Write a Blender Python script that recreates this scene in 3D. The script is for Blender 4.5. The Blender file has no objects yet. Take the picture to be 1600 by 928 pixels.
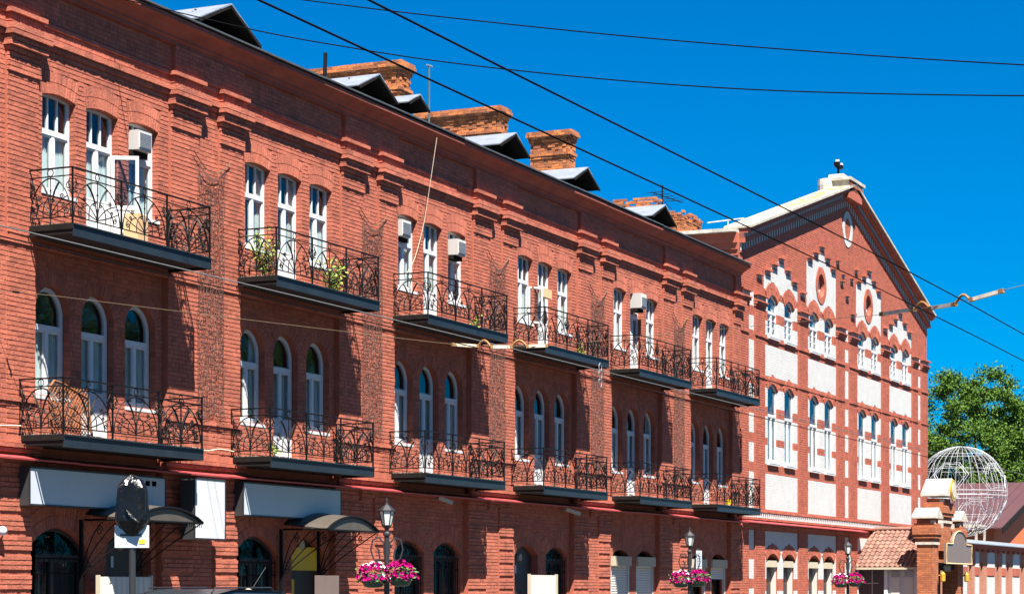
import bpy, bmesh, math, random
from mathutils import Vector, Matrix
from mathutils.geometry import tessellate_polygon
random.seed(7)
S = bpy.context.scene
COL = S.collection
PI = math.pi
# ------------------------------------------------------------------ camera, sky, sun, exposure
YAW = math.atan(1530 / 3400)
cam = bpy.data.cameras.new("camera"); camo = bpy.data.objects.new("camera", cam); COL.objects.link(camo)
camo.location = (0, -24, 1.6)
d = Vector((math.cos(YAW), math.sin(YAW), 0))
camo.rotation_euler = d.to_track_quat('-Z', 'Y').to_euler()
cam.sensor_width = 36; cam.lens = 3400 / 1600 * 36
cam.shift_y = (917 - 464) / 1600
cam.clip_start = 0.1; cam.clip_end = 5000
S.camera = camo
SUN = Vector((-.95, -1.0, 2.4)).normalized()
el = math.asin(SUN.z); az = math.atan2(SUN.x, SUN.y)
w = bpy.data.worlds.new("World"); S.world = w; w.use_nodes = True
nt = w.node_tree; bgn = nt.nodes["Background"]
sky = nt.nodes.new("ShaderNodeTexSky"); sky.sky_type = 'NISHITA'; sky.sun_disc = False
sky.sun_elevation = el; sky.sun_rotation = az % (2 * PI)
sky.air_density = 1.0; sky.dust_density = 0.0; sky.ozone_density = 6.0; sky.altitude = 200
hs = nt.nodes.new("ShaderNodeMix"); hs.data_type = 'RGBA'; hs.blend_type = 'MULTIPLY'
hs.inputs[0].default_value = 1.0; hs.inputs[7].default_value = (0.0, 0.44, 0.74, 1)
nt.links.new(sky.outputs[0], hs.inputs[6]); nt.links.new(hs.outputs[2], bgn.inputs[0])
bgn.inputs[1].default_value = 0.05
sl = bpy.data.lights.new("sun", 'SUN'); slo = bpy.data.objects.new("sun", sl); COL.objects.link(slo)
sl.energy = 5.0; sl.angle = math.radians(0.5); sl.color = (1.0, 0.95, 0.87)
slo.rotation_euler = (-SUN).to_track_quat('-Z', 'Y').to_euler(); slo.location = (0, -30, 60)
S.view_settings.view_transform = 'Standard'; S.view_settings.look = 'None'
S.view_settings.exposure = 1.80; S.view_settings.gamma = 1.0
S.cycles.max_bounces = 6; S.cycles.transparent_max_bounces = 12

# ------------------------------------------------------------------ materials
MATS = {}
def mat(name, col, rough=.85, metal=0, var=0.0, nscale=3.0, bump=0.0, bscale=40, island=0.0, col2=None, spec=None, stain=0.0):
    m = bpy.data.materials.new(name); m.use_nodes = True
    t = m.node_tree; N = t.nodes; L = t.links; p = N["Principled BSDF"]
    p.inputs["Roughness"].default_value = rough; p.inputs["Metallic"].default_value = metal
    if spec is not None: p.inputs["Specular IOR Level"].default_value = spec
    c = (*col, 1)
    last = None
    def mixc(fac, a, b, mode='MIX'):
        x = N.new("ShaderNodeMix"); x.data_type = 'RGBA'; x.blend_type = mode
        if isinstance(fac, float): x.inputs[0].default_value = fac
        else: L.new(fac, x.inputs[0])
        for s, v in ((6, a), (7, b)):
            if isinstance(v, tuple): x.inputs[s].default_value = v
            else: L.new(v, x.inputs[s])
        return x.outputs[2]
    tc = N.new("ShaderNodeTexCoord")
    cur = c
    if island:
        g = N.new("ShaderNodeNewGeometry"); oi = N.new("ShaderNodeObjectInfo")
        ad = N.new("ShaderNodeMath"); ad.operation = 'ADD'; L.new(g.outputs["Random Per Island"], ad.inputs[0]); L.new(oi.outputs["Random"], ad.inputs[1])
        fr = N.new("ShaderNodeMath"); fr.operation = 'FRACT'; L.new(ad.outputs[0], fr.inputs[0])
        c2 = (*col2, 1) if col2 else tuple(min(1, v * (1 - island)) for v in col) + (1,)
        cur = mixc(fr.outputs[0], c, c2)
    if island and "brick" in name:
        gt = N.new("ShaderNodeMath"); gt.operation = 'GREATER_THAN'; gt.inputs[1].default_value = .955; L.new(fr.outputs[0], gt.inputs[0])
        cur = mixc(gt.outputs[0], cur, tuple(v * .66 for v in col) + (1,))
        n3 = N.new("ShaderNodeTexNoise"); n3.inputs["Scale"].default_value = 1.1; n3.inputs["Detail"].default_value = 10; n3.inputs["Roughness"].default_value = .75
        g3 = N.new("ShaderNodeNewGeometry"); L.new(g3.outputs["Position"], n3.inputs["Vector"])
        m3 = N.new("ShaderNodeMapRange"); m3.inputs[1].default_value = .60; m3.inputs[2].default_value = .74; m3.inputs[3].default_value = 0; m3.inputs[4].default_value = .45
        L.new(n3.outputs["Fac"], m3.inputs[0]); cur = mixc(m3.outputs[0], cur, (min(1, col[0] * 1.15), col[1] * 1.75, col[2] * 1.9, 1))
    if var:
        n = N.new("ShaderNodeTexNoise"); n.inputs["Scale"].default_value = nscale; n.inputs["Detail"].default_value = 6; n.inputs["Roughness"].default_value = .65
        gg = N.new("ShaderNodeNewGeometry"); L.new(gg.outputs["Position"], n.inputs["Vector"])
        mr = N.new("ShaderNodeMapRange"); mr.inputs[1].default_value = .3; mr.inputs[2].default_value = .7
        mr.inputs[3].default_value = 1 - var; mr.inputs[4].default_value = 1 + var * .6
        L.new(n.outputs["Fac"], mr.inputs[0])
        cur = mixc(1.0, cur, mr.outputs[0], 'MULTIPLY')
    if stain:
        n2 = N.new("ShaderNodeTexNoise"); n2.inputs["Scale"].default_value = .8; n2.inputs["Detail"].default_value = 8; n2.inputs["Roughness"].default_value = .7
        mp = N.new("ShaderNodeMapping"); mp.inputs["Scale"].default_value = (3, 3, .5)
        gp = N.new("ShaderNodeNewGeometry"); L.new(gp.outputs["Position"], mp.inputs[0]); L.new(mp.outputs[0], n2.inputs["Vector"])
        m2 = N.new("ShaderNodeMapRange"); m2.inputs[1].default_value = .56; m2.inputs[2].default_value = .75; m2.inputs[3].default_value = 0; m2.inputs[4].default_value = stain
        L.new(n2.outputs["Fac"], m2.inputs[0])
        cur = mixc(m2.outputs[0], cur, (col[0] * .35, col[1] * .35, col[2] * .38, 1))
    if isinstance(cur, tuple): p.inputs["Base Color"].default_value = cur
    else: L.new(cur, p.inputs["Base Color"])
    if bump:
        nb = N.new("ShaderNodeTexNoise"); nb.inputs["Scale"].default_value = bscale; nb.inputs["Detail"].default_value = 4
        gg = N.new("ShaderNodeNewGeometry"); L.new(gg.outputs["Position"], nb.inputs["Vector"])
        b = N.new("ShaderNodeBump"); b.inputs["Strength"].default_value = bump; b.inputs["Distance"].default_value = .02
        L.new(nb.outputs["Fac"], b.inputs["Height"]); L.new(b.outputs[0], p.inputs["Normal"])
    MATS[name] = m
    return m
RED = (.415, .114, .066)
mat("brick_paint", RED, .85, var=.26, nscale=1.6, bump=.6, bscale=30, island=.27, stain=.7)
mat("mortar_paint", (.33, .090, .050), .95, var=.2, bump=.4)
mat("gable_brick", (.385, .095, .052), .85, var=.2, nscale=2.5, bump=.4, bscale=30, island=.25)
mat("gable_mortar", (.28, .085, .055), .95, var=.15)
mat("cornice_shaded", (.27, .066, .040), .8, var=.3, nscale=2, bump=.3, stain=.6)  # darker than the brick: eave shade put into the cornice colour
mat("white_paint", (.47, .465, .45), .8, var=.10, nscale=1.5, bump=.3, bscale=25, stain=.12)
mat("white_frame", (.55, .55, .55), .45, var=.05, nscale=5)
mat("white_old", (.46, .425, .36), .8, var=.4, nscale=3, stain=.65, bump=.4)
mat("coping_stone", (.40, .37, .30), .9, var=.35, nscale=2.5, bump=.5, stain=.5)
mat("yellow_lichen", (.62, .40, .10), .9, var=.4, nscale=5)
mat("curtain", (.78, .76, .70), .9, var=.08)
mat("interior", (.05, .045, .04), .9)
mat("iron", (.005, .005, .006), .5, spec=.15, var=.3, nscale=8)
mat("steel_blue", (.010, .017, .024), .5, var=.35, nscale=2.5, bump=.15, bscale=6, stain=.3)
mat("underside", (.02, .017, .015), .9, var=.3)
mat("zinc", (.42, .45, .48), .38, metal=.6, var=.2, nscale=3, stain=.25)
mat("roof_dark", (.10, .11, .115), .5, metal=.4, var=.3, nscale=3, stain=.4)
mat("dark_wood", (.014, .012, .011), .95, var=.4, nscale=6, spec=.1)
mat("green_paint", (.05, .09, .09), .7, var=.3)
mat("chimney_brick", (.52, .17, .05), .95, var=.35, nscale=6, bump=.8, island=.6, col2=(.20, .07, .035), stain=.7)
mat("chimney_mortar", (.40, .27, .19), .98, var=.3, nscale=7, bump=.6)
mat("orange_brick", (.42, .135, .055), .9, var=.2, nscale=4, bump=.4, island=.35)
mat("flashing", (.34, .05, .05), .5, var=.15, nscale=4)
mat("sign_white", (.55, .57, .60), .22, var=.03, nscale=.8)
mat("sign_grey", (.42, .46, .50), .25, var=.06, nscale=.5)
mat("sign_frame", (.03, .03, .032), .5)
mat("gate_sign", (.16, .115, .095), .45, var=.08)
mat("gold", (.65, .42, .05), .35, metal=.5, var=.2)
mat("tile", (.25, .12, .086), .85, var=.3, nscale=4, bump=.3, island=.45, stain=.4)
mat("tan", (.55, .36, .19), .85, var=.1)
mat("wicker", (.22, .085, .028), .7, var=.3, nscale=12)
mat("plastic_bag", (.003, .003, .004), .30, var=.3, nscale=8, bump=.6, bscale=14, spec=.4)
mat("grey_metal", (.30, .31, .33), .45, metal=.5, var=.15)
mat("pole", (.022, .022, .024), .4)
mat("wire", (.004, .004, .006), .9, spec=.05)
mat("wire_grey", (.12, .12, .12), .6)
mat("span", (.13, .095, .06), .9, spec=.1)
mat("globe_wire", (.42, .43, .44), .5)
mat("rope", (.50, .42, .32), .9)
mat("net", (.075, .036, .028), .9)
mat("lantern_glass", (.55, .60, .55), .2, var=.05)
mat("planter", (.012, .06, .035), .35)
mat("petal", (.36, .002, .13), .6, island=.5, col2=(.20, .001, .065), spec=.1)
mat("petal_white", (.8, .74, .78), .6)
mat("leaf_small", (.07, .16, .025), .6, island=.5)
mat("leaf", (.034, .090, .009), .6, island=.6, col2=(.095, .165, .016), var=.3, nscale=.6, spec=.2)
mat("bark", (.09, .065, .045), .95, var=.3, bump=.6)
mat("weed", (.22, .30, .03), .6, island=.5)
mat("asphalt", (.04, .04, .042), .9, var=.2, nscale=3, bump=.3)
mat("paving", (.075, .07, .066), .9, var=.2, nscale=3, bump=.3)
mat("ground", (.045, .045, .03), .95, var=.3, nscale=.2)
mat("line_paint", (.7, .7, .68), .7)
mat("maroon_roof", (.060, .019, .022), .8, var=.1, nscale=.6)
mat("orange_wall", (.55, .12, .035), .8, var=.08, nscale=.6)
mat("stucco", (.36, .15, .095), .95, var=.25, nscale=14, bump=.8, bscale=25)
mat("shutter", (.50, .48, .43), .5, var=.05)
mat("door_dark", (.035, .030, .030), .5, var=.15)
mat("door_brown", (.16, .06, .035), .6, var=.2)
mat("yellow_print", (.75, .50, .02), .5, var=.1)
mat("car_paint", (.055, .07, .085), .25, metal=.6)
mat("rubber", (.015, .015, .015), .8)
mat("rubble", (.34, .27, .19), .95, var=.3, nscale=20)
mat("insulator", (.62, .55, .42), .5, var=.3, nscale=8)
mat("rust", (.30, .14, .035), .7, var=.4, nscale=10)
mat("cream", (.42, .36, .26), .8, var=.1)
mat("ac_white", (.40, .39, .37), .5)
mat("canopy", (.075, .062, .05), .4, var=.2)
def glass(name, tint, fac=1.0, rough=.03):
    m = bpy.data.materials.new(name); m.use_nodes = True; t = m.node_tree; N = t.nodes; L = t.links
    N.remove(N["Principled BSDF"])
    tr = N.new("ShaderNodeBsdfTransparent"); tr.inputs[0].default_value = (*tint, 1)
    gl = N.new("ShaderNodeBsdfGlossy"); gl.inputs["Roughness"].default_value = rough
    fr = N.new("ShaderNodeFresnel"); g2 = N.new("ShaderNodeNewGeometry"); mi = N.new("ShaderNodeMapRange")
    mi.inputs[3].default_value = 1.45; mi.inputs[4].default_value = 1 / 1.45; L.new(g2.outputs["Backfacing"], mi.inputs[0]); L.new(mi.outputs[0], fr.inputs[0])
    n = N.new("ShaderNodeTexNoise"); n.inputs["Scale"].default_value = 1.3
    gg = N.new("ShaderNodeNewGeometry"); L.new(gg.outputs["Position"], n.inputs["Vector"])
    b = N.new("ShaderNodeBump"); b.inputs["Strength"].default_value = .12; b.inputs["Distance"].default_value = .05
    L.new(n.outputs[0], b.inputs["Height"]); L.new(b.outputs[0], gl.inputs["Normal"])
    ml = N.new("ShaderNodeMath"); ml.operation = 'MULTIPLY'; ml.inputs[1].default_value = fac; L.new(fr.outputs[0], ml.inputs[0])
    mx = N.new("ShaderNodeMixShader"); L.new(ml.outputs[0], mx.inputs[0]); L.new(tr.outputs[0], mx.inputs[1]); L.new(gl.outputs[0], mx.inputs[2])
    L.new(mx.outputs[0], N["Material Output"].inputs[0]); MATS[name] = m
glass("glass", (.80, .86, .88))
glass("glass_dark", (.45, .48, .50), .45)

# ------------------------------------------------------------------ mesh helpers
class MB:
    def __init__(s): s.v = []; s.f = []; s.sm = False
    def add(s, vs, fs):
        o = len(s.v); s.v.extend(vs); s.f.extend([tuple(i + o for i in f) for f in fs])
    def box(s, x0, x1, y0, y1, z0, z1):
        if x0 > x1: x0, x1 = x1, x0
        if y0 > y1: y0, y1 = y1, y0
        if z0 > z1: z0, z1 = z1, z0
        s.add([(x0, y0, z0), (x1, y0, z0), (x1, y1, z0), (x0, y1, z0), (x0, y0, z1), (x1, y0, z1), (x1, y1, z1), (x0, y1, z1)],
              [(0, 3, 2, 1), (4, 5, 6, 7), (0, 1, 5, 4), (1, 2, 6, 5), (2, 3, 7, 6), (3, 0, 4, 7)])
        return s
    def obox(s, p, q, wx, wy):                      # bar from p to q, square-ish section
        s.tube([p, q], wx * .7071, 4, ry=wy * .7071, rot=PI / 4); return s
    def tube(s, pts, r, n=6, cap=True, ry=None, rot=0.0, closed=False):
        pts = [Vector(p) for p in pts]; m = len(pts)
        rr = r if isinstance(r, (list, tuple)) else [r] * m
        o = len(s.v); up = None
        for i, p in enumerate(pts):
            if closed: t = pts[(i + 1) % m] - pts[i - 1]
            else: t = pts[min(i + 1, m - 1)] - pts[max(i - 1, 0)]
            if t.length < 1e-9: t = Vector((0, 0, 1))
            t.normalize()
            if up is None:
                a = Vector((0, 0, 1)) if abs(t.z) < .9 else Vector((1, 0, 0))
                up = (a - t * a.dot(t)).normalized()
            else:
                up = (up - t * up.dot(t))
                if up.length < 1e-6: up = t.orthogonal()
                up.normalize()
            sd = t.cross(up)
            for k in range(n):
                a = 2 * PI * k / n + rot
                s.v.append(tuple(p + sd * (math.cos(a) * rr[i]) + up * (math.sin(a) * (ry if ry is not None else rr[i]))))
        for i in range(m if closed else m - 1):
            j = (i + 1) % m
            for k in range(n):
                s.f.append((o + i * n + k, o + i * n + (k + 1) % n, o + j * n + (k + 1) % n, o + j * n + k))
        if cap and not closed:
            s.f.append(tuple(o + k for k in reversed(range(n)))); s.f.append(tuple(o + (m - 1) * n + k for k in range(n)))
        return s
    def lathe(s, prof, c, n=16):                     # prof: (radius, z)
        o = len(s.v); c = Vector(c)
        for r, z in prof:
            for k in range(n):
                a = 2 * PI * k / n; s.v.append((c.x + r * math.cos(a), c.y + r * math.sin(a), c.z + z))
        for i in range(len(prof) - 1):
            for k in range(n):
                s.f.append((o + i * n + k, o + i * n + (k + 1) % n, o + (i + 1) * n + (k + 1) % n, o + (i + 1) * n + k))
        s.f.append(tuple(o + k for k in reversed(range(n)))); s.f.append(tuple(o + (len(prof) - 1) * n + k for k in range(n)))
        return s
    def prism(s, poly, a, b, axis='y'):              # polygon (p,q) extruded between a and b
        n = len(poly)
        P = (lambda p, q, t: (p, t, q)) if axis == 'y' else ((lambda p, q, t: (t, p, q)) if axis == 'x' else (lambda p, q, t: (p, q, t)))
        vs = [P(p, q, a) for p, q in poly] + [P(p, q, b) for p, q in poly]
        fs = [tuple(range(n)), tuple(reversed(range(n, 2 * n)))] + [(i, (i + 1) % n, n + (i + 1) % n, n + i) for i in range(n)]
        s.add(vs, fs); return s
    def build(s, name, m, parent=None, smooth=False, kind=None, recalc=False):
        me = bpy.data.meshes.new(name); me.from_pydata(s.v, [], s.f)
        me.materials.append(MATS[m])
        if recalc:
            b = bmesh.new(); b.from_mesh(me); bmesh.ops.recalc_face_normals(b, faces=b.faces); b.to_mesh(me); b.free()
        if smooth: me.polygons.foreach_set("use_smooth", [True] * len(me.polygons))
        o = bpy.data.objects.new(name, me); COL.objects.link(o)
        if parent: o.parent = parent
        if kind: o["kind"] = kind
        return o
def thing(name, label, cat, loc=(0, 0, 0), rz=0, group=None):
    o = bpy.data.objects.new(name, None); COL.objects.link(o); o.location = loc; o.rotation_euler = (0, 0, rz); o.empty_display_size = .2
    o["label"] = label; o["category"] = cat
    if group: o["group"] = group
    return o
def tag(o, label, cat, group=None):
    o["label"] = label; o["category"] = cat
    if group: o["group"] = group
    return o
def place(o, loc, rz=0, sc=None):
    o.location = loc; o.rotation_euler = (0, 0, rz)
    if sc: o.scale = sc
    return o
def dup(o, parent=None, loc=None):
    c = o.copy(); COL.objects.link(c)
    if parent is not None: c.parent = parent
    if loc is not None: c.location = loc
    for ch in list(KIDS.get(o.name, [])) or list(o.children):
        dup(ch, c)
    return c
KIDS = {}

# ------------------------------------------------------------------ brick laying
CH = .0867
class Opening:
    """arched opening: centre, width, bottom, spring, rise, band of voussoirs"""
    def __init__(s, uc, w, z0, zs, rise, band):
        s.u, s.w, s.z0, s.zs, s.h, s.b = uc, w, z0, zs, rise, band
        s.R = ((w / 2) ** 2 + rise ** 2) / (2 * rise); s.zc = zs + rise - s.R
        s.a0 = math.asin(min(1, w / 2 / s.R))
        if rise > w / 2 - 1e-6: s.a0 = PI / 2
    def cut(s, z):                                   # half width to cut from a brick course
        if z < s.z0: return None
        if z <= s.zs: return s.w / 2
        dz = z - s.zc
        if dz >= s.R + s.b: return None
        o = math.sqrt(max(0, (s.R + s.b) ** 2 - dz * dz))
        if s.a0 < PI / 2 - .05: o = min(o, dz * math.tan(s.a0))
        return o if o > .02 else None
    def outline(s, n=14, infl=0):
        pts = [(s.u - s.w / 2, s.z0), (s.u + s.w / 2, s.z0)]
        for i in range(n + 1):
            a = s.a0 - 2 * s.a0 * i / n
            pts.append((s.u + s.R * math.sin(a), s.zc + s.R * math.cos(a)))
        return pts
    def voussoirs(s, out, y, proud, rings=2, bw=.082):
        for r in range(rings):
            r0 = s.R + s.b * r / rings; r1 = s.R + s.b * (r + 1) / rings
            n = max(5, int(round(2 * s.a0 * (r0 + r1) / 2 / bw)))
            for i in range(n):
                a1 = -s.a0 + 2 * s.a0 * i / n + .004 / r0; a2 = -s.a0 + 2 * s.a0 * (i + 1) / n - .004 / r0
                p = proud + random.uniform(-.004, .004); g = .004
                q = [(s.u + rr * math.sin(a), s.zc + rr * math.cos(a)) for rr, a in ((r0 + g * (r > 0), a1), (r0 + g * (r > 0), a2), (r1 - g, a2), (r1 - g, a1))]
                frustum(out, q, y, p)
def frustum(out, q, y, p, ins=.004):
    cx = sum(a for a, _ in q) / 4; cz = sum(b for _, b in q) / 4
    vs = [(a, y, b) for a, b in q]
    vs += [(a + (ins if a < cx else -ins), y - p, b + (ins if b < cz else -ins)) for a, b in q]
    out.add(vs, [(4, 5, 6, 7), (0, 1, 5, 4), (1, 2, 6, 5), (2, 3, 7, 6), (3, 0, 4, 7)])
def brick(out, u0, u1, z0, z1, y, p, jit=.003, ind=None):
    if u1 - u0 < .02: return
    j = lambda: random.uniform(-jit, jit)
    p += random.uniform(-.004, .004) if jit > .002 else random.uniform(-.001, .001); tl = random.uniform(-.003, .003)
    if ind is not None and len(ind[0]) < ind[1]:
        ind[0].append((u0, u1, z0, z1, y, p)); return
    vs = [(u0, y, z0), (u1, y, z0), (u1, y, z1), (u0, y, z1)]
    i = .004
    za, zb = z0 + j(), z0 + j(); zc_, zd = z1 + j(), z1 + j()
    vs += [(u0 + i, y - p + tl, za + i), (u1 - i, y - p - tl, zb + i), (u1 - i, y - p - tl, zc_ - i), (u0 + i, y - p + tl, zd - i)]
    out.add(vs, [(4, 5, 6, 7), (0, 1, 5, 4), (1, 2, 6, 5), (2, 3, 7, 6), (3, 0, 4, 7)])
def lay(outs, u0, u1, z0, z1, y, openings=(), whites=(), p=.0135, clip=None, skip=None, ind=None, vj=.005, hj=.011, holes=None):
    """outs = (red, white).  running bond with header courses"""
    r0 = int(round(z0 / CH)); r1 = int(round(z1 / CH))
    for r in range(r0, r1):
        if skip and skip(r): continue
        za, zb = r * CH, (r + 1) * CH; zm = (za + zb) / 2
        a, b = u0, u1
        if clip:
            c = clip(zm)
            if c is None: continue
            a, b = max(a, c[0]), min(b, c[1])
            if b - a < .05: continue
        segs = [(a, b, 0)]
        for (wa, wb, wza, wzb) in whites:
            if wza <= zm < wzb:
                ns = []
                for s0, s1, c in segs:
                    if wb <= s0 or wa >= s1: ns.append((s0, s1, c)); continue
                    if wa > s0: ns.append((s0, wa, c))
                    ns.append((max(s0, wa), min(s1, wb), 1))
                    if wb < s1: ns.append((wb, s1, c))
                segs = ns
        cuts = []
        for o in openings:
            h = o.cut(zm)
            if h: cuts.append((o.u - h, o.u + h))
        if holes:
            for (hu, hz, hr) in holes:
                if abs(zm - hz) < hr:
                    h = math.sqrt(hr * hr - (zm - hz) ** 2); cuts.append((hu - h, hu + h))
        for ca, cb in cuts:
            ns = []
            for s0, s1, c in segs:
                if cb <= s0 or ca >= s1: ns.append((s0, s1, c)); continue
                if ca > s0: ns.append((s0, ca, c))
                if cb < s1: ns.append((cb, s1, c))
            segs = ns
        ln = .262 if r % 2 else .131
        L0 = .262 if r % 3 else .131
        off = (r % 2) * .0655 + (r % 3) * .03
        for s0, s1, c in segs:
            if s1 - s0 < .03: continue
            if c: outs[1].box(s0, s1, y - .005, y, za, zb)
            x = math.floor((s0 - off) / L0) * L0 + off
            while x < s1:
                e = x + L0
                p0 = max(x, s0); p1 = min(e, s1)
                if 0 < p1 - s0 < .05 and p1 < s1: p1 = p1 ; 
                if p1 - p0 > .025:
                    brick(outs[c], p0 + vj / 2, p1 - vj / 2, za + hj / 2, zb - hj / 2, y, .0085 if c else p, jit=.0015 if c else .003, ind=ind if c == 0 else None)
                x = e
def row(out, u0, u1, z0, z1, y, p, L=.262, ends=True):
    n = max(1, int(round((u1 - u0) / L)))
    for i in range(n):
        a = u0 + (u1 - u0) * i / n; b = u0 + (u1 - u0) * (i + 1) / n
        brick(out, a + .002, b - .002, z0 + .003, z1 - .003, y, p, jit=.002)
def wall_panel(mb, outer, holes, y, depth):
    """flat wall face at y with openings and reveals going back by depth"""
    polys = [outer] + holes
    flat = [p for pl in polys for p in pl]
    tris = tessellate_polygon([[Vector((p[0], p[1], 0)) for p in pl] for pl in polys])
    mb.add([(p[0], y, p[1]) for p in flat], [tuple(t) for t in tris])
    for h in holes:
        n = len(h)
        mb.add([(p[0], y, p[1]) for p in h] + [(p[0], y + depth, p[1]) for p in h], [(i, (i + 1) % n, n + (i + 1) % n, n + i) for i in range(n)])
def jambs(out, o, y, depth, zb=None):
    z0 = o.z0 if zb is None else zb
    r0 = int(math.ceil(z0 / CH)); r1 = int(o.zs / CH)
    for r in range(r0, r1):
        for sgn in (1, -1):
            u = o.u + sgn * o.w / 2
            t = .010 + random.uniform(-.003, .003)
            out.box(u - t if sgn > 0 else u - .004, u + .004 if sgn > 0 else u + t, y - .006, y + depth, r * CH + .006, (r + 1) * CH - .006)

# ------------------------------------------------------------------ ground, road, pavement
def sheet(name, x0, x1, y0, y1, z, m):
    o = MB().add([(x0, y0, z), (x1, y0, z), (x1, y1, z), (x0, y1, z)], [(0, 1, 2, 3)])
    mb = MB(); mb.add([(x0, y0, z), (x1, y0, z), (x1, y1, z), (x0, y1, z)], [(0, 1, 2, 3)])
    return mb.build(name, m, kind="structure")
sheet("ground", -600, 1500, -700, 900, -.13, "ground")
sheet("road", -400, 900, -21.5, -4.5, -.126, "asphalt")
mb = MB(); mb.box(-400, 900, -4.5, 0.0, -.2, 0.0); mb.build("pavement", "paving", kind="structure")
mb = MB(); mb.box(-400, 900, -30, -21.5, -.2, 0.0); mb.build("pavement", "paving", kind="structure")
mb = MB(); mb.box(-400, 900, -4.65, -4.5, -.2, .015); mb.build("kerb", "paving", kind="structure")
mb = MB()
for i in range(-40, 90): mb.add([(i * 6., -13.07, -.121), (i * 6. + 3, -13.07, -.121), (i * 6. + 3, -12.93, -.121), (i * 6., -12.93, -.121)], [(0, 1, 2, 3)])
mb.build("lane_marking", "line_paint", kind="structure")

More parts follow.
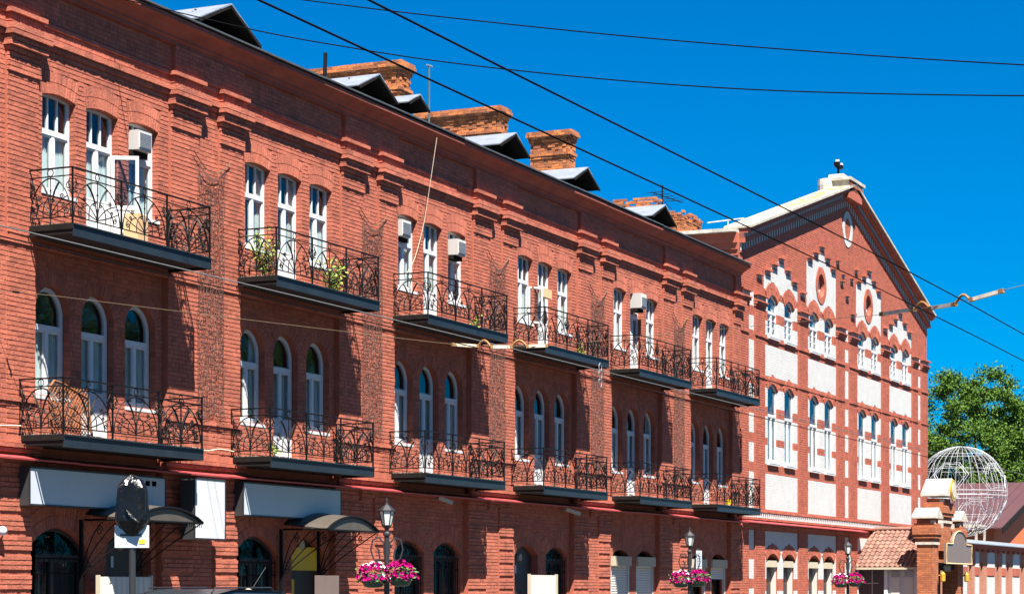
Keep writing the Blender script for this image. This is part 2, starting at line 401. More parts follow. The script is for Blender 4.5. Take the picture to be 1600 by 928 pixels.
# ================================================================== LONG BRICK BUILDING
PITCH = 7.056; C0 = 34.40
BAYS = range(-1, 6)
U0, U1 = 25.4, 72.66
B = thing("brick_building", "long three storey terracotta painted brick building with rows of iron balconies", "building", (U0, 0, 0))
def part(mb, name, m, parent=None, **k):
    o = mb.build(name, m, None, **k)
    o.parent = parent or B
    r = o.parent
    off = Vector((0, 0, 0))
    while r is not None: off += r.location; r = r.parent
    for v in o.data.vertices: v.co -= off
    return o
bk = MB(); wl = MB(); white_dummy = MB()
IND = ([], 300)
def ctr(k): return C0 + PITCH * k
UP_W = [(-1.365, 8.80), (0.0, 8.06), (1.385, 8.80)]       # upper windows: centre, bottom
LO_W = [(-1.42, 5.08), (0.0, 4.30), (1.43, 5.08)]
for k in BAYS:
    c = ctr(k)
    a, b = c - 2.01, c + 5.046
    b = min(b, U1)
    indk = IND if k == 0 else None
    if k == -1: a = U0
    # ---- third floor
    ops = [Opening(c + x, 1.03, zb, 10.555, .065, .42) for x, zb in UP_W]
    if k == -1: ops = ops
    wall_panel(wl, [(a, 7.80), (b, 7.80), (b, 12.62), (a, 12.62)], [o.outline() for o in ops], 0.0, .34)
    lay((bk, white_dummy), a, c + 2.27, 7.86, 11.40, 0, ops, ind=indk)
    for o in ops: o.voussoirs(bk, 0, .014); jambs(bk, o, 0, .125)
    # ---- second floor: recessed panel at y=.10, pier in front
    ops2 = [Opening(c + x, 1.06, zb, 6.66, .46, .24) for x, zb in LO_W]
    wall_panel(wl, [(a, 3.86), (b, 3.86), (b, 7.80), (a, 7.80)], [o.outline(18) for o in ops2], .10, .30)
    lay((bk, white_dummy), c - 2.12, c + 2.2, 4.30, 7.75, .10, ops2, p=.010)
    for o in ops2: o.voussoirs(bk, .10, .012, rings=1); jambs(bk, o, .10, .12)
    # ---- ground floor
    rise, spr = (.42, 2.28) if k < 2 else (.27, 2.47)
    ops3 = [Opening(c - (1.22 if k < 2 else 1.08), 1.85 if k < 2 else 1.6, .95, spr, rise, .45), Opening(c + 1.03, 1.56, .1 if k in (0, 1) else .95, spr, rise, .45)]
    wall_panel(wl, [(a, 0), (b, 0), (b, 3.86), (a, 3.86)], [o.outline() for o in ops3], .10, .30)
    lay((bk, white_dummy), c - 2.26, c + 1.97, 1.2, 3.9, .10, ops3, p=.010)
    for o in ops3: o.voussoirs(bk, .10, .012); jambs(bk, o, .10, .2, zb=1.2)
    # ---- piers (in front of the recess)
    pr = min(c + 4.94, U1)
    pl = MB()
    wl.box(c + 2.20, pr, -.03, .10, 3.86, 7.80)
    lay((bk, white_dummy), c + 2.20, min(c + 3.38, U1), 4.3, 7.75, -.03, ind=indk)
    lay((bk, white_dummy), min(c + 4.10, U1), pr, 4.3, 7.75, -.03, ind=indk)
    lay((bk, white_dummy), min(c + 3.38, U1), min(c + 4.10, U1), 4.3, 7.75, -.03, p=.006)
    gr = lambda r: (r % 4 == 1)
    wl.box(c + 1.97, min(c + 3.08, U1), -.04, .10, 0, 3.86)
    lay((bk, white_dummy), c + 1.97, min(c + 3.08, U1), 1.2, 3.86, -.04, skip=gr, p=.03)
    wl.box(c + 3.08, min(c + 3.9, U1), 0.0, .10, 0, 3.86)
    lay((bk, white_dummy), c + 3.08, min(c + 3.9, U1), 1.2, 3.86, 0.0)
    if c + 4.8 < U1 + .2:
        wl.box(c + 3.9, min(c + 4.8, U1), -.04, .10, 0, 3.86)
        lay((bk, white_dummy), c + 3.9, min(c + 4.8, U1), 1.2, 3.86, -.04, skip=gr, p=.03)
        row(bk, c + 3.22, c + 3.74, 3.60, 3.69, 0, .07, .13); row(bk, c + 3.16, c + 3.80, 3.69, 3.78, 0, .11, .13); row(bk, c + 3.10, c + 3.88, 3.78, 3.86, 0, .15, .13)
    # corbelled band over the ground floor + sill ledge + upper string course on the piers
    for z0, z1, p in ((3.99, 4.075, .13), (4.075, 4.16, .17), (4.16, 4.30, .10)):
        row(bk, c + 2.0, min(c + 4.99, U1), z0, z1, -.03, p - .03)
    row(bk, c + 2.12, min(c + 5.0, U1), 4.90, 4.99, -.03, .055); row(bk, c + 2.12, min(c + 5.0, U1), 4.82, 4.90, -.03, .025)
    row(bk, a, b, 7.72, 7.80, -.02, .055)
    row(bk, c - 2.12, c + 2.2, 3.88, 4.0, .10, .10)
    # ---- third floor pilasters with stepped capitals
    for p0, p1 in ((c + 2.29, c + 3.33), (c + 4.11, c + 5.03)):
        p0, p1 = min(p0, U1), min(p1, U1)
        if p1 - p0 < .3: continue
        wl.box(p0, p1, -.045, 0, 7.80, 11.1)
        lay((bk, white_dummy), p0, p1, 7.86, 10.76, -.045, ind=indk)
        lay((bk, white_dummy), p0 - .01, p1 + .03, 10.76, 11.1, -.045, p=.045)
        row(bk, p0 - .02, p1 + .05, 11.10, 11.19, -.0, .125)
        row(bk, p0 - .06, p1 + .11, 11.19, 11.28, -.0, .19); row(bk, p0 - .06, p1 + .11, 11.28, 11.37, -.0, .193)
        row(bk, p0 - .09, p1 + .16, 11.37, 11.46, -.0, .255); row(bk, p0 - .09, p1 + .16, 11.46, 11.58, -.0, .258)
        row(bk, p0, p1 + .06, 11.62, 11.77, 0, .13, .08)
        row(bk, p0 - .05, p1 + .10, 11.77, 11.86, 0, .19)
    lay((bk, white_dummy), min(c + 3.33, U1), min(c + 4.11, U1), 7.86, 11.40, 0, p=.008)
    # ---- entablature between
    row(bk, a, b, 11.37, 11.46, 0, .06); row(bk, a, b, 11.46, 11.58, 0, .115)
    row(bk, a, b, 11.62, 11.77, 0, .02, .08); row(bk, a, b, 11.77, 11.86, 0, .055)
    lay((bk, white_dummy), a, c + 2.33, 11.88, 12.5, 0, p=.010)
    e = min(c + 5.0, U1)
    wl.box(c + 2.40, e, -.085, 0, 11.87, 12.62)
    lay((bk, white_dummy), c + 2.40, e, 11.88, 12.5, -.085, p=.010)
part(wl, "wall", "mortar_paint")
part(bk, "brick", "brick_paint", kind="stuff")
bmesh_box = MB(); bmesh_box.add([(-.5, 0, -.5), (.5, 0, -.5), (.5, 0, .5), (-.5, 0, .5), (-.47, -1, -.44), (.47, -1, -.44), (.47, -1, .44), (-.47, -1, .44)],
                                [(4, 5, 6, 7), (0, 1, 5, 4), (1, 2, 6, 5), (2, 3, 7, 6), (3, 0, 4, 7)])
BRK = {}
def place_bricks(lst, m, parent):
    if m not in BRK:
        o0 = bmesh_box.build("brick", m); BRK[m] = o0.data; bpy.data.objects.remove(o0)
    L = parent.location
    for (u0, u1, z0, z1, y, p) in lst:
        o = bpy.data.objects.new("brick", BRK[m]); COL.objects.link(o); o.parent = parent
        o.location = ((u0 + u1) / 2 - L.x, y - L.y, (z0 + z1) / 2 - L.z); o.scale = (u1 - u0, p, z1 - z0)
        o.rotation_euler = (random.uniform(-.05, .05), random.uniform(-.02, .02), random.uniform(-.012, .012))
place_bricks(IND[0], "brick_paint", B)

# cornice, flashing, interior, roof
mb = MB()
prof = [(.02, 12.40), (-.10, 12.40), (-.10, 12.47), (-.16, 12.50), (-.16, 12.54), (-.22, 12.58), (-.32, 12.66), (-.42, 12.70), (-.45, 12.72), (-.45, 12.80), (.02, 12.83)]
mb.prism(prof, U0, U1 - .05, 'x'); part(mb, "cornice", "cornice_shaded", recalc=True)
mb = MB(); x = U0
while x < U1:
    e = min(x + 2.4, U1); j = random.uniform(-.012, .012)
    mb.box(x, e - .01, -.50 + j, -.40, 12.835 + j, 12.87 + j); x = e
part(mb, "gutter_edge", "roof_dark")
mb = MB()
mb.add([(U0, -.47, 12.86), (U1, -.47, 12.86), (U1, 5.6, 15.45), (U0, 5.6, 15.45)], [(0, 1, 2, 3)])
mb.add([(U0, 5.6, 15.45), (U1, 5.6, 15.45), (U1, 12, 12.7), (U0, 12, 12.7)], [(0, 1, 2, 3)])
mb.add([(U0, 0, 0), (U0, 12, 0), (U0, 12, 12.7), (U0, 5.6, 15.4), (U0, 0, 12.9)], [(0, 1, 2, 3, 4)])
mb.add([(U0, 12, 0), (U1, 12, 0), (U1, 12, 12.7), (U0, 12, 12.7)], [(0, 1, 2, 3)])
rf = part(mb, "roof", "roof_dark")
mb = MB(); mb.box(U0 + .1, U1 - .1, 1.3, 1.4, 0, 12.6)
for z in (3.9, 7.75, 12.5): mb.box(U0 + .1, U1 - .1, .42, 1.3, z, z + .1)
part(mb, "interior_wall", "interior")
mb = MB(); x = U0
while x < U1:
    e = min(x + 2.6, U1); j = random.uniform(-.01, .01)
    mb.add([(x, -.36, 3.875 + j), (e - .01, -.36, 3.875 + j), (e - .01, .1, 3.985 + j), (x, .1, 3.985 + j),
            (x, -.355, 3.845 + j), (e - .01, -.355, 3.845 + j), (e - .01, .1, 3.86 + j), (x, .1, 3.86 + j)], [(0, 1, 2, 3), (0, 4, 5, 1), (4, 7, 6, 5), (0, 3, 7, 4), (1, 5, 6, 2)])
    x = e
part(mb, "ledge_flashing", "flashing", recalc=True)

# ------------------------------------------------------------------ windows (built once at the origin, then copied)
def arch_bar(mb, w, zs, rise, t, y0, y1, n=14):
    o = Opening(0, w, 0, zs, rise, 0); i = Opening(0, w - 2 * t, 0, zs, max(.02, rise - t * .9), 0)
    po = [(o.R * math.sin(a), o.zc + o.R * math.cos(a)) for a in [o.a0 - 2 * o.a0 * k / n for k in range(n + 1)]]
    pi = [(i.R * math.sin(a), i.zc + i.R * math.cos(a)) for a in [i.a0 - 2 * i.a0 * k / n for k in range(n + 1)]]
    for k in range(n):
        q = [po[k], po[k + 1], pi[k + 1], pi[k]]
        mb.add([(a, y0, b) for a, b in q] + [(a, y1, b) for a, b in q], [(0, 1, 2, 3), (7, 6, 5, 4), (0, 4, 5, 1), (2, 6, 7, 3)])
    return pi
def curtain_mb(x0, x1, z0, z1, y, amp=.02, n=26):
    m = MB(); vs = []
    for i in range(n + 1):
        t = i / n; x = x0 + (x1 - x0) * t; yy = y + amp * math.sin(i * 1.9) + random.uniform(-.006, .006)
        vs += [(x, yy, z0), (x + random.uniform(-.01, .01), yy * 1.0, z1)]
    m.add(vs, [(2 * i, 2 * i + 2, 2 * i + 3, 2 * i + 1) for i in range(n)]); return m
def make_window(w, z0, zs, rise, ztr, yf, door=0, top_mull=2, t=.075, curt=0, gl="glass", mid=True, panel=None, fr="white_frame", sill=True, mull_t=.045, sashbars=0):
    """frame at y=yf .. yf+.07; returns an unparented 'window' object tree with its origin at x=0"""
    f = MB(); y0, y1 = yf, yf + .07
    f.box(-w / 2, -w / 2 + t, y0, y1, z0, zs); f.box(w / 2 - t, w / 2, y0, y1, z0, zs)
    f.box(-w / 2 + t, w / 2 - t, y0, y1, z0, z0 + t)
    arch_bar(f, w, zs, rise, t, y0, y1)
    f.box(-w / 2 + t, w / 2 - t, y0 - .015, y1, ztr - .05, ztr + .05)
    if sill: f.box(-w / 2 - .03, w / 2 + .03, y0 - .16, y0, z0 - .05, z0 + .012)
    root = f.build("window", fr)
    kids = []
    xs = [-w / 2 + t, w / 2 - t]
    s = MB()
    zb = z0 + t
    if door:
        s.box(xs[0], xs[1], y0 + .01, y1 - .01, zb, z0 + door); s.box(xs[0] + .06, -.05, y0 - .005, y0 + .01, zb + .08, z0 + door - .1); s.box(.05, xs[1] - .06, y0 - .005, y0 + .01, zb + .08, z0 + door - .1)
        zb = z0 + door
    if mid: s.box(-mull_t, mull_t, y0 - .008, y1 - .005, zb, ztr - .05)
    st = .03
    cells = [(xs[0], -mull_t), (mull_t, xs[1])] if mid else [(xs[0], xs[1])]
    for a, b in cells:
        s.box(a, a + st, y0 + .005, y1 - .01, zb, ztr - .05); s.box(b - st, b, y0 + .005, y1 - .01, zb, ztr - .05)
        s.box(a + st, b - st, y0 + .005, y1 - .01, zb, zb + .045); s.box(a + st, b - st, y0 + .005, y1 - .01, ztr - .09, ztr - .05)
        for q in range(sashbars):
            zz = zb + (ztr - zb) * (q + 1) / (sashbars + 1); s.box(a + st, b - st, y0 + .012, y1 - .02, zz - .012, zz + .012)
    zt = zs + rise - .04
    for i in range(top_mull):
        x = xs[0] + (xs[1] - xs[0]) * (i + 1) / (top_mull + 1); s.box(x - .018, x + .018, y0 + .005, y1 - .01, ztr + .05, zt - .02)
    so = s.build("sash", fr); kids.append(so)
    for a, b in cells:
        kids.append(MB().box(a + st, b - st, y0 + .035, y0 + .042, zb + .045, ztr - .09).build("pane", gl))
    if top_mull:
        n = top_mull + 1
        for i in range(n):
            a = xs[0] + (xs[1] - xs[0]) * i / n; b = xs[0] + (xs[1] - xs[0]) * (i + 1) / n
            kids.append(MB().box(a + .018, b - .018, y0 + .035, y0 + .042, ztr + .05, zt).build("pane", gl))
    else:
        o = Opening(0, w - 1.6 * t, ztr + .05, zs, max(.03, rise - .6 * t), 0)
        kids.append(MB().prism(o.outline(12), y0 + .035, y0 + .042).build("pane", gl))
    if curt == 1: kids.append(curtain_mb(-w / 2 + .03, -.02, z0 + .1, ztr + .02, yf + .10).build("curtain", "curtain")); kids.append(curtain_mb(.1, w / 2 - .03, z0 + .1, ztr + .02, yf + .10).build("curtain", "curtain"))
    if curt == 2: kids.append(curtain_mb(-w / 2 + .03, -.12, z0 + .1, zt, yf + .11).build("curtain", "curtain")); kids.append(curtain_mb(.28, w / 2 - .03, z0 + .1, zt, yf + .11).build("curtain", "curtain"))
    if curt == 3: kids.append(curtain_mb(-w / 2 + .03, w / 2 - .03, z0 + .1, ztr + .1, yf + .14, .03, 40).build("curtain", "curtain"))
    for q in kids: q.parent = root
    KIDS[root.name] = kids
    return root
USED = set()
def put(proto, u, parent):
    """first use moves the prototype itself, later uses copy it"""
    if proto.name not in USED: USED.add(proto.name); o = proto
    else:
        o = proto.copy(); COL.objects.link(o)
        for ch in KIDS[proto.name]:
            c = ch.copy(); COL.objects.link(c); c.parent = o
    o.parent = parent; o.location = (u - parent.location.x, -parent.location.y, -parent.location.z)
    return o
YF3, YF2, YFG = .13, .24, .26
upw = [make_window(1.03, 8.80, 10.555, .065, 9.93, YF3, curt=c) for c in (1, 2, 3)]
upd = [make_window(1.03, 8.06, 10.555, .065, 9.93, YF3, door=.85, curt=c, sill=False) for c in (1, 2)]
low = [make_window(1.02, 5.08, 6.66, .45, 6.36, YF2, top_mull=0, t=.09, curt=c, gl="glass") for c in (1, 3, 2)]
lod = [make_window(1.02, 4.30, 6.66, .45, 6.36, YF2, door=.95, top_mull=0, t=.09, curt=c, sill=False) for c in (1, 3)]
for k in BAYS:
    c = ctr(k); 
    for i, (x, zb) in enumerate(UP_W):
        put((upd if zb < 8.5 else upw)[random.randrange(2 if zb < 8.5 else 3)] if k > 0 else (upd[0] if zb < 8.5 else upw[0]), c + x, B)
    for i, (x, zb) in enumerate(LO_W):
        put((lod if zb < 4.5 else low)[random.randrange(2 if zb < 4.5 else 3)] if k > 0 else (lod[0] if i == 1 else low[0]), c + x, B)

# ground-floor openings: barred windows, doors, roller shutters
def scroll(cx, cz, r, a0, turns, sgn=1, n=14, y=0):
    pts = []
    for i in range(n + 1):
        t = i / n; rr = r * (1 - .82 * t); a = a0 + sgn * turns * 2 * PI * t
        pts.append((cx + rr * math.cos(a), y, cz + rr * math.sin(a)))
    return pts
def grille_mb(w, z0, zs, rise):
    g = MB(); y = -.02
    n = 11
    for i in range(n + 1):
        x = -w / 2 + .04 + (w - .08) * i / n; g.tube([(x, y, z0), (x, y, zs - .15)], .011, 4)
    for z in (z0 + .1, zs - .42, zs - .15): g.tube([(-w / 2, y, z), (w / 2, y, z)], .014, 4)
    for sx in (-1, 1):
        g.tube(scroll(sx * w * .3, zs + .02, .14, PI / 2, 1.5, sx, y=y), .012, 4)
        g.tube(scroll(sx * w * .1, zs + .10, .12, -PI / 2, 1.4, -sx, y=y), .012, 4)
        g.tube(scroll(sx * w * .22, zs - .3, .10, 0, 1.3, sx, y=y), .010, 4)
        g.tube([(sx * w * .05, y, zs - .15), (sx * w * .2, y, zs + .08), (sx * w * .4, y, zs - .12)], .010, 4)
    return g
def ground_window(c, k, W=1.6):
    spr, rise = (2.28, .42) if k < 2 else (2.47, .27)
    r = make_window(W, .95, spr, rise, spr - .12, YFG, top_mull=0, gl="glass_dark", fr="sign_frame", mid=True, sill=False, curt=3 if k < 2 else 2)
    for q in KIDS[r.name]: q.parent = r
    g = grille_mb(W - .06, 1.0, spr, rise); go = g.build("grille", "iron"); go.parent = r; go.location = (0, .17, 0)
    r.parent = B; r.location = (c - B.location.x, 0, 0)
def leaf_panel(mb, x0, x1, z0, z1, y): mb.box(x0, x1, y, y + .02, z0, z1)
def ground_door(c, k, kind):
    spr, rise = (2.28, .42) if k < 2 else (2.47, .27)
    o = Opening(0, 1.54, .1, spr, rise, 0)
    if kind == 'yellow':
        d_ = MB().prism(o.outline(), .36, .42).build("door", "door_dark", recalc=True)
        a = MB().box(-.78, .76, .28, .33, 1.98, 2.50).build("print_panel", "yellow_print"); b = MB().box(-.76, -.3, .30, .33, .4, 1.78).build("print_panel", "yellow_print")
        g = MB()
        for i in range(4): g.tube(scroll(-.56, 1.62 - i * .3, .09, 0, 1.5, 1 if i % 2 else -1, y=.29), .012, 4)
        h = g.build("scroll_print", "gold")
        f = MB().tube([(0.0, .33, 2.55), (0.0, .27, 2.55)], .12, 14).build("lamp", "cream")
        ks = [a, b, h, f]
    elif kind == 'dark':
        d_ = MB().prism(o.outline(), .30, .36).build("door", "door_dark", recalc=True)
        p_ = MB(); p_.box(-.68, -.03, .28, .30, .3, 1.5); p_.box(.03, .68, .28, .30, .3, 1.5); p_.box(-.70, .70, .285, .30, 1.74, 1.80)
        ks = [p_.build("door_panel", "door_dark"), MB().box(.05, .09, .22, .28, 1.0, 1.25).build("handle", "grey_metal"), MB().tube([(-.05, .30, 2.42), (-.05, .24, 2.42)], .10, 14).build("lamp", "cream"),
              MB().box(-.33, -.25, .275, .30, 1.98, 2.2).build("notice", "sign_white")]
    else:                                              # roller shutter with a white box, open by 'kind'
        d_ = MB().box(-.78, .78, .02, .22, spr - .22, spr + .07).build("shutter_box", "cream")
        s = MB(); zlo = kind
        z = spr - .22
        while z > zlo:
            s.add([(-.70, .14, z), (.70, .14, z), (.70, .155, z - .045), (-.70, .155, z - .045), (.70, .14, z - .075), (-.70, .14, z - .075)], [(0, 3, 2, 1), (3, 5, 4, 2)]); z -= .075
        ks = [s.build("shutter", "shutter"), MB().box(-.78, .78, .30, .34, .9, spr + rise).build("pane", "glass_dark")]
        rail = MB(); rail.box(-.78, -.70, .1, .2, .95, spr - .22); rail.box(.70, .78, .1, .2, .95, spr - .22); ks.append(rail.build("guide_rail", "shutter"))
    for q in ks: q.parent = d_
    d_.parent = B; d_.location = (c - B.location.x, 0, 0)
for k in BAYS:
    c = ctr(k); L, R_ = c - (1.22 if k < 2 else 1.08), c + 1.03
    if k == -1: ground_window(L, k, 1.85); ground_window(R_, k, 1.56)
    elif k == 0: ground_window(L, k, 1.85); ground_door(R_, k, 'dark')
    elif k == 1: ground_window(L, k, 1.85); ground_door(R_, k, 'yellow')
    elif k == 2: ground_window(L, k); ground_window(R_, k)
    elif k == 3: ground_door(L, k, 'dark'); ground_window(R_, k)
    elif k == 4: ground_door(L, k, .9); ground_door(R_, k, .9)
    else: ground_door(L, k, 1.75); ground_door(R_, k, 1.9)

# ------------------------------------------------------------------ balconies
def rail_panel_mb(w):
    g = MB(); r = .0112; cx = w / 2
    def T(pts, rr=r): g.tube(pts, rr, 4)
    T([(0, 0, .13), (w, 0, .13)], .012); T([(0, 0, .86), (w, 0, .86)], .012)
    T([(cx, 0, 0), (cx, 0, .87)], .011); T([(cx, 0, .13), (cx, 0, .36)], .024); T([(cx, 0, .60), (cx, 0, .63)], .02)
    g.tube([(cx + .062 * math.cos(a), 0, .93 + .062 * math.sin(a)) for a in [2 * PI * i / 14 for i in range(14)]], .010, 4, closed=True)
    A, Bh = w * .47, .70
    T([(cx + A * math.cos(a), 0, .13 + Bh * math.sin(a)) for a in [PI * i / 24 for i in range(25)]], .014)
    def bez(p0, p1, p2, n=10):
        return [((1 - t) ** 2 * p0[0] + 2 * t * (1 - t) * p1[0] + t * t * p2[0], 0, (1 - t) ** 2 * p0[1] + 2 * t * (1 - t) * p1[1] + t * t * p2[1]) for t in [i / n for i in range(n + 1)]]
    for s in (-1, 1):
        T(bez((cx, .16), (cx + s * w * .03, .56), (cx + s * w * .22, .76)))
        T(bez((cx, .16), (cx + s * w * .16, .44), (cx + s * w * .40, .50)))
        T(bez((cx + s * w * .17, .13), (cx + s * w * .19, .42), (cx + s * w * .05, .46)))
        T(bez((cx + s * w * .20, .76), (cx + s * w * .05, .62), (cx + s * w * .03, .36)))
        T(bez((cx + s * w * .33, .13), (cx + s * w * .33, .36), (cx + s * w * .18, .40)))
        T(bez((cx, .16), (cx + s * w * .2, .22), (cx + s * w * .43, .36)))
        T(scroll(cx + s * w * .26, .50, .05, 0, 1.3, s, 10)); T(scroll(cx + s * w * .07, .44, .045, PI / 2, 1.3, s, 10))
        T(scroll(cx + s * w * .36, .23, .065, PI / 2, 1.4, -s, 12)); T(scroll(cx + s * w * .43, .68, .10, -PI / 2, 1.5, s, 14))
        T(scroll(cx + s * w * .30, .36, .045, PI, 1.2, s, 10))
        T([(cx + s * w * .5, 0, .55), (cx + s * w * .40, 0, .60)])
        T(bez((cx + s * w * .5, .5), (cx + s * w * .36, .74), (cx + s * w * .46, .82)))
    return g
UPR = [36.64, 43.76, 50.83, 57.84, 64.88, 71.92]; LOR = [36.36, 43.51, 50.67, 57.74, 64.94, 71.99]
BW = 4.54; BD = 1.0
pw = BW / 3; sw = .93
pf = rail_panel_mb(pw); ps = rail_panel_mb(sw)
pf_me = pf.build("railing_panel", "iron"); ps_me = ps.build("railing_panel", "iron")
def make_balcony():
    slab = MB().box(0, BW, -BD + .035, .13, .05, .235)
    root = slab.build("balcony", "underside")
    K = []
    f = MB(); f.box(0, BW, -BD, -BD + .03, 0, .22); f.box(0, BW, -BD - .03, -BD + .0, .20, .225)
    K.append(f.build("fascia", "steel_blue"))
    f = MB(); f.box(-.03, 0, -BD, -.02, 0.12, .22); K.append(f.build("side_channel", "dark_wood"))
    f = MB(); f.box(-.06, -.03, -BD, -.02, .03, .06); K.append(f.build("side_rail", "dark_wood"))
    f = MB(); f.box(BW, BW + .03, -BD, -.02, 0, .22); K.append(f.build("side_channel", "dark_wood"))
    for i in range(4):
        x = pw * i; K.append(MB().box(x - .014, x + .014, -BD + .005, -BD + .033, .22, 1.21).build("post", "iron"))
    for x in (.0, BW): K.append(MB().box(x - .014, x + .014, -.05, -.022, .22, 1.21).build("post", "iron"))
    h = MB(); h.box(-.02, BW + .02, -BD, -BD + .04, 1.21, 1.235); h.box(-.02, .02, -BD + .04, 0.02, 1.21, 1.235); h.box(BW - .02, BW + .02, -BD + .04, 0.02, 1.21, 1.235)
    K.append(h.build("handrail", "iron"))
    for i in range(3):
        o = pf_me if i == 0 else pf_me.copy()
        if i: COL.objects.link(o)
        o.location = (pw * i, -BD + .02, .22); K.append(o)
    for i, x in enumerate((0, BW)):
        o = ps_me if i == 0 else ps_me.copy()
        if i: COL.objects.link(o)
        o.location = (x, -.04, .22); o.rotation_euler = (0, 0, -PI / 2); K.append(o)
    rb = MB()
    for i in range(220):
        x = random.uniform(.03, BW - .03); y = -BD + random.uniform(.04, .16) if random.random() < .75 else -random.uniform(.1, .9); s = random.uniform(.005, .02)
        if random.random() < .3: x = random.uniform(.02, .1); y = -random.uniform(.1, .9)
        rb.add([(x - s, y, .235), (x + s, y - s * .4, .235), (x, y + s, .235), (x + s * .2, y, .235 + s * 1.2)], [(0, 1, 3), (1, 2, 3), (2, 0, 3)])
    K.append(rb.build("rubble", "rubble", kind="stuff"))
    for q in K: q.parent = root
    KIDS[root.name] = K
    return root
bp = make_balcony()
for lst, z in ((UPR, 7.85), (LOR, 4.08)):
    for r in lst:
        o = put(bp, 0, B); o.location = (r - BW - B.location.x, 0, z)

# ------------------------------------------------------------------ dormers and chimneys (parts of the building)
def dormer(uc, hw, ze, za, yf, left_open=0):
    """small gabled roof dormer; ridge runs back into the roof"""
    rz = lambda y: 12.86 + (y + .47) * .427
    yb = -.47 + (za - 12.86) / .427
    mb = MB()
    wv = hw * .62
    mb.prism([(uc - wv, rz(yf) - .1), (uc + wv, rz(yf) - .1), (uc + wv, ze + .02), (uc, za - .12), (uc - wv, ze + .02)], yf + .75, yf + .80)
    mb.add([(uc - wv, yf + .5, rz(yf + .5)), (uc - wv, yf + .5, ze), (uc - wv, -.47 + (ze - 12.86) / .427, ze)], [(0, 1, 2)])
    mb.add([(uc + wv, yf + .5, rz(yf + .5)), (uc + wv, yf + .5, ze), (uc + wv, -.47 + (ze - 12.86) / .427, ze)], [(0, 1, 2)])
    root = part(mb, "dormer", "dark_wood", rf)
    for s in (-1, 1):
        t = MB(); sl = (za - ze) / hw
        n = Vector((s * sl, 0, 1)).normalized() * .03
        ye = -.47 + (ze - 12.86) / .427
        q = [(uc, yf, za), (uc + s * hw, yf + .05, ze), (uc + s * hw, ye, ze), (uc, yb, za)]
        t.add([p for p in q] + [(p[0] - n.x, p[1], p[2] - n.z) for p in q], [(0, 1, 2, 3), (7, 6, 5, 4), (0, 4, 5, 1), (1, 5, 6, 2), (2, 6, 7, 3), (3, 7, 4, 0)])
        part(t, "dormer_roof", "zinc", rf, recalc=True)
    for s in (-1, 1):
        b = MB(); b.obox((uc + s * hw * .97, yf + .03, ze - .05), (uc, yf + .03, za - .06), .03, .07); part(b, "bargeboard", "dark_wood", rf)
        b = MB(); ye = -.47 + (ze - 12.86) / .427
        b.add([(uc, yf + .02, za - .045), (uc + s * hw * .98, yf + .06, ze - .045), (uc + s * hw * .98, ye, ze - .045), (uc, yb, za - .045)], [(0, 1, 2, 3)]); part(b, "shade_sheet", "dark_wood", rf)  # dark sheet added under each slope to imitate overhang shade
    for i in range(4):
        z = rz(yf + .7) + .14 + i * .07
        b = MB().box(uc - wv * (.8 - .12 * i), uc + wv * (.8 - .12 * i), yf + .71, yf + .73, z, z + .03); part(b, "louvre", "dark_wood", rf)
for a in ((40.62, 1.32, 13.66, 14.27, .95), (47.62, 1.05, 13.77, 14.26, 1.0), (49.86, .60, 13.92, 14.22, 1.0), (55.86, 1.05, 13.88, 14.38, 1.0), (61.2, 1.05, 13.85, 14.35, 1.0), (68.0, 1.17, 13.77, 14.30, 1.0)):
    dormer(*a)
def chimney(u0, u1, yf, yb, zt, zb=13.0, ruined=0, parent=None):
    core = MB().box(u0 + .03, u1 - .03, yf + .03, yb - .03, zb, zt - .05 - ruined * .3)
    root = part(core, "chimney", "chimney_mortar", parent or B)
    m = MB()
    n = int((zt - zb) / .088)
    for r in range(n):
        z0 = zt - (r + 1) * .088; z1 = z0 + .078
        o = (.11, .13, .08, .05, .0, .0, .0, .0, .06, .03)[r] if r < 10 else 0
        if ruined: o *= .35
        A, Bq, Cq, D = u0 - o, u1 + o, yf - o, yb + o
        tooth = 4 <= r <= 7 and not ruined
        def run(a, b, fn, L):
            x = a + (r % 2) * -L / 2
            while x < b:
                p, q = max(a, x), min(b, x + L)
                if q - p > .03 and random.random() > ruined * (.55 if r < 3 else .1):
                    fn(p + .005, q - .005, random.uniform(-.012, .012) + (.025 if tooth and int(x / L) % 2 else 0))
                x += L
        L = .255
        run(A, Bq, lambda p, q, j: m.box(p, q, Cq - j, Cq + .08, z0, z1), L)
        run(A, Bq, lambda p, q, j: m.box(p, q, D - .08, D + j, z0, z1), L)
        run(Cq + .09, D - .09, lambda p, q, j: m.box(A - j, A + .08, p, q, z0, z1), L)
        run(Cq + .09, D - .09, lambda p, q, j: m.box(Bq - .08, Bq + j, p, q, z0, z1), L)
    off = root.matrix_basis
    part(m, "brick", "chimney_brick", root, kind="stuff")
    return root
chimney(52.55, 53.2, 3.0, 6.6, 15.88, 13.6)
chimney(59.05, 59.65, 3.0, 5.7, 15.95, 13.6)
chimney(64.45, 64.95, 3.0, 4.35, 16.28, 13.8)
chimney(71.3, 71.9, 2.6, 4.9, 15.22, 13.2, ruined=.8)

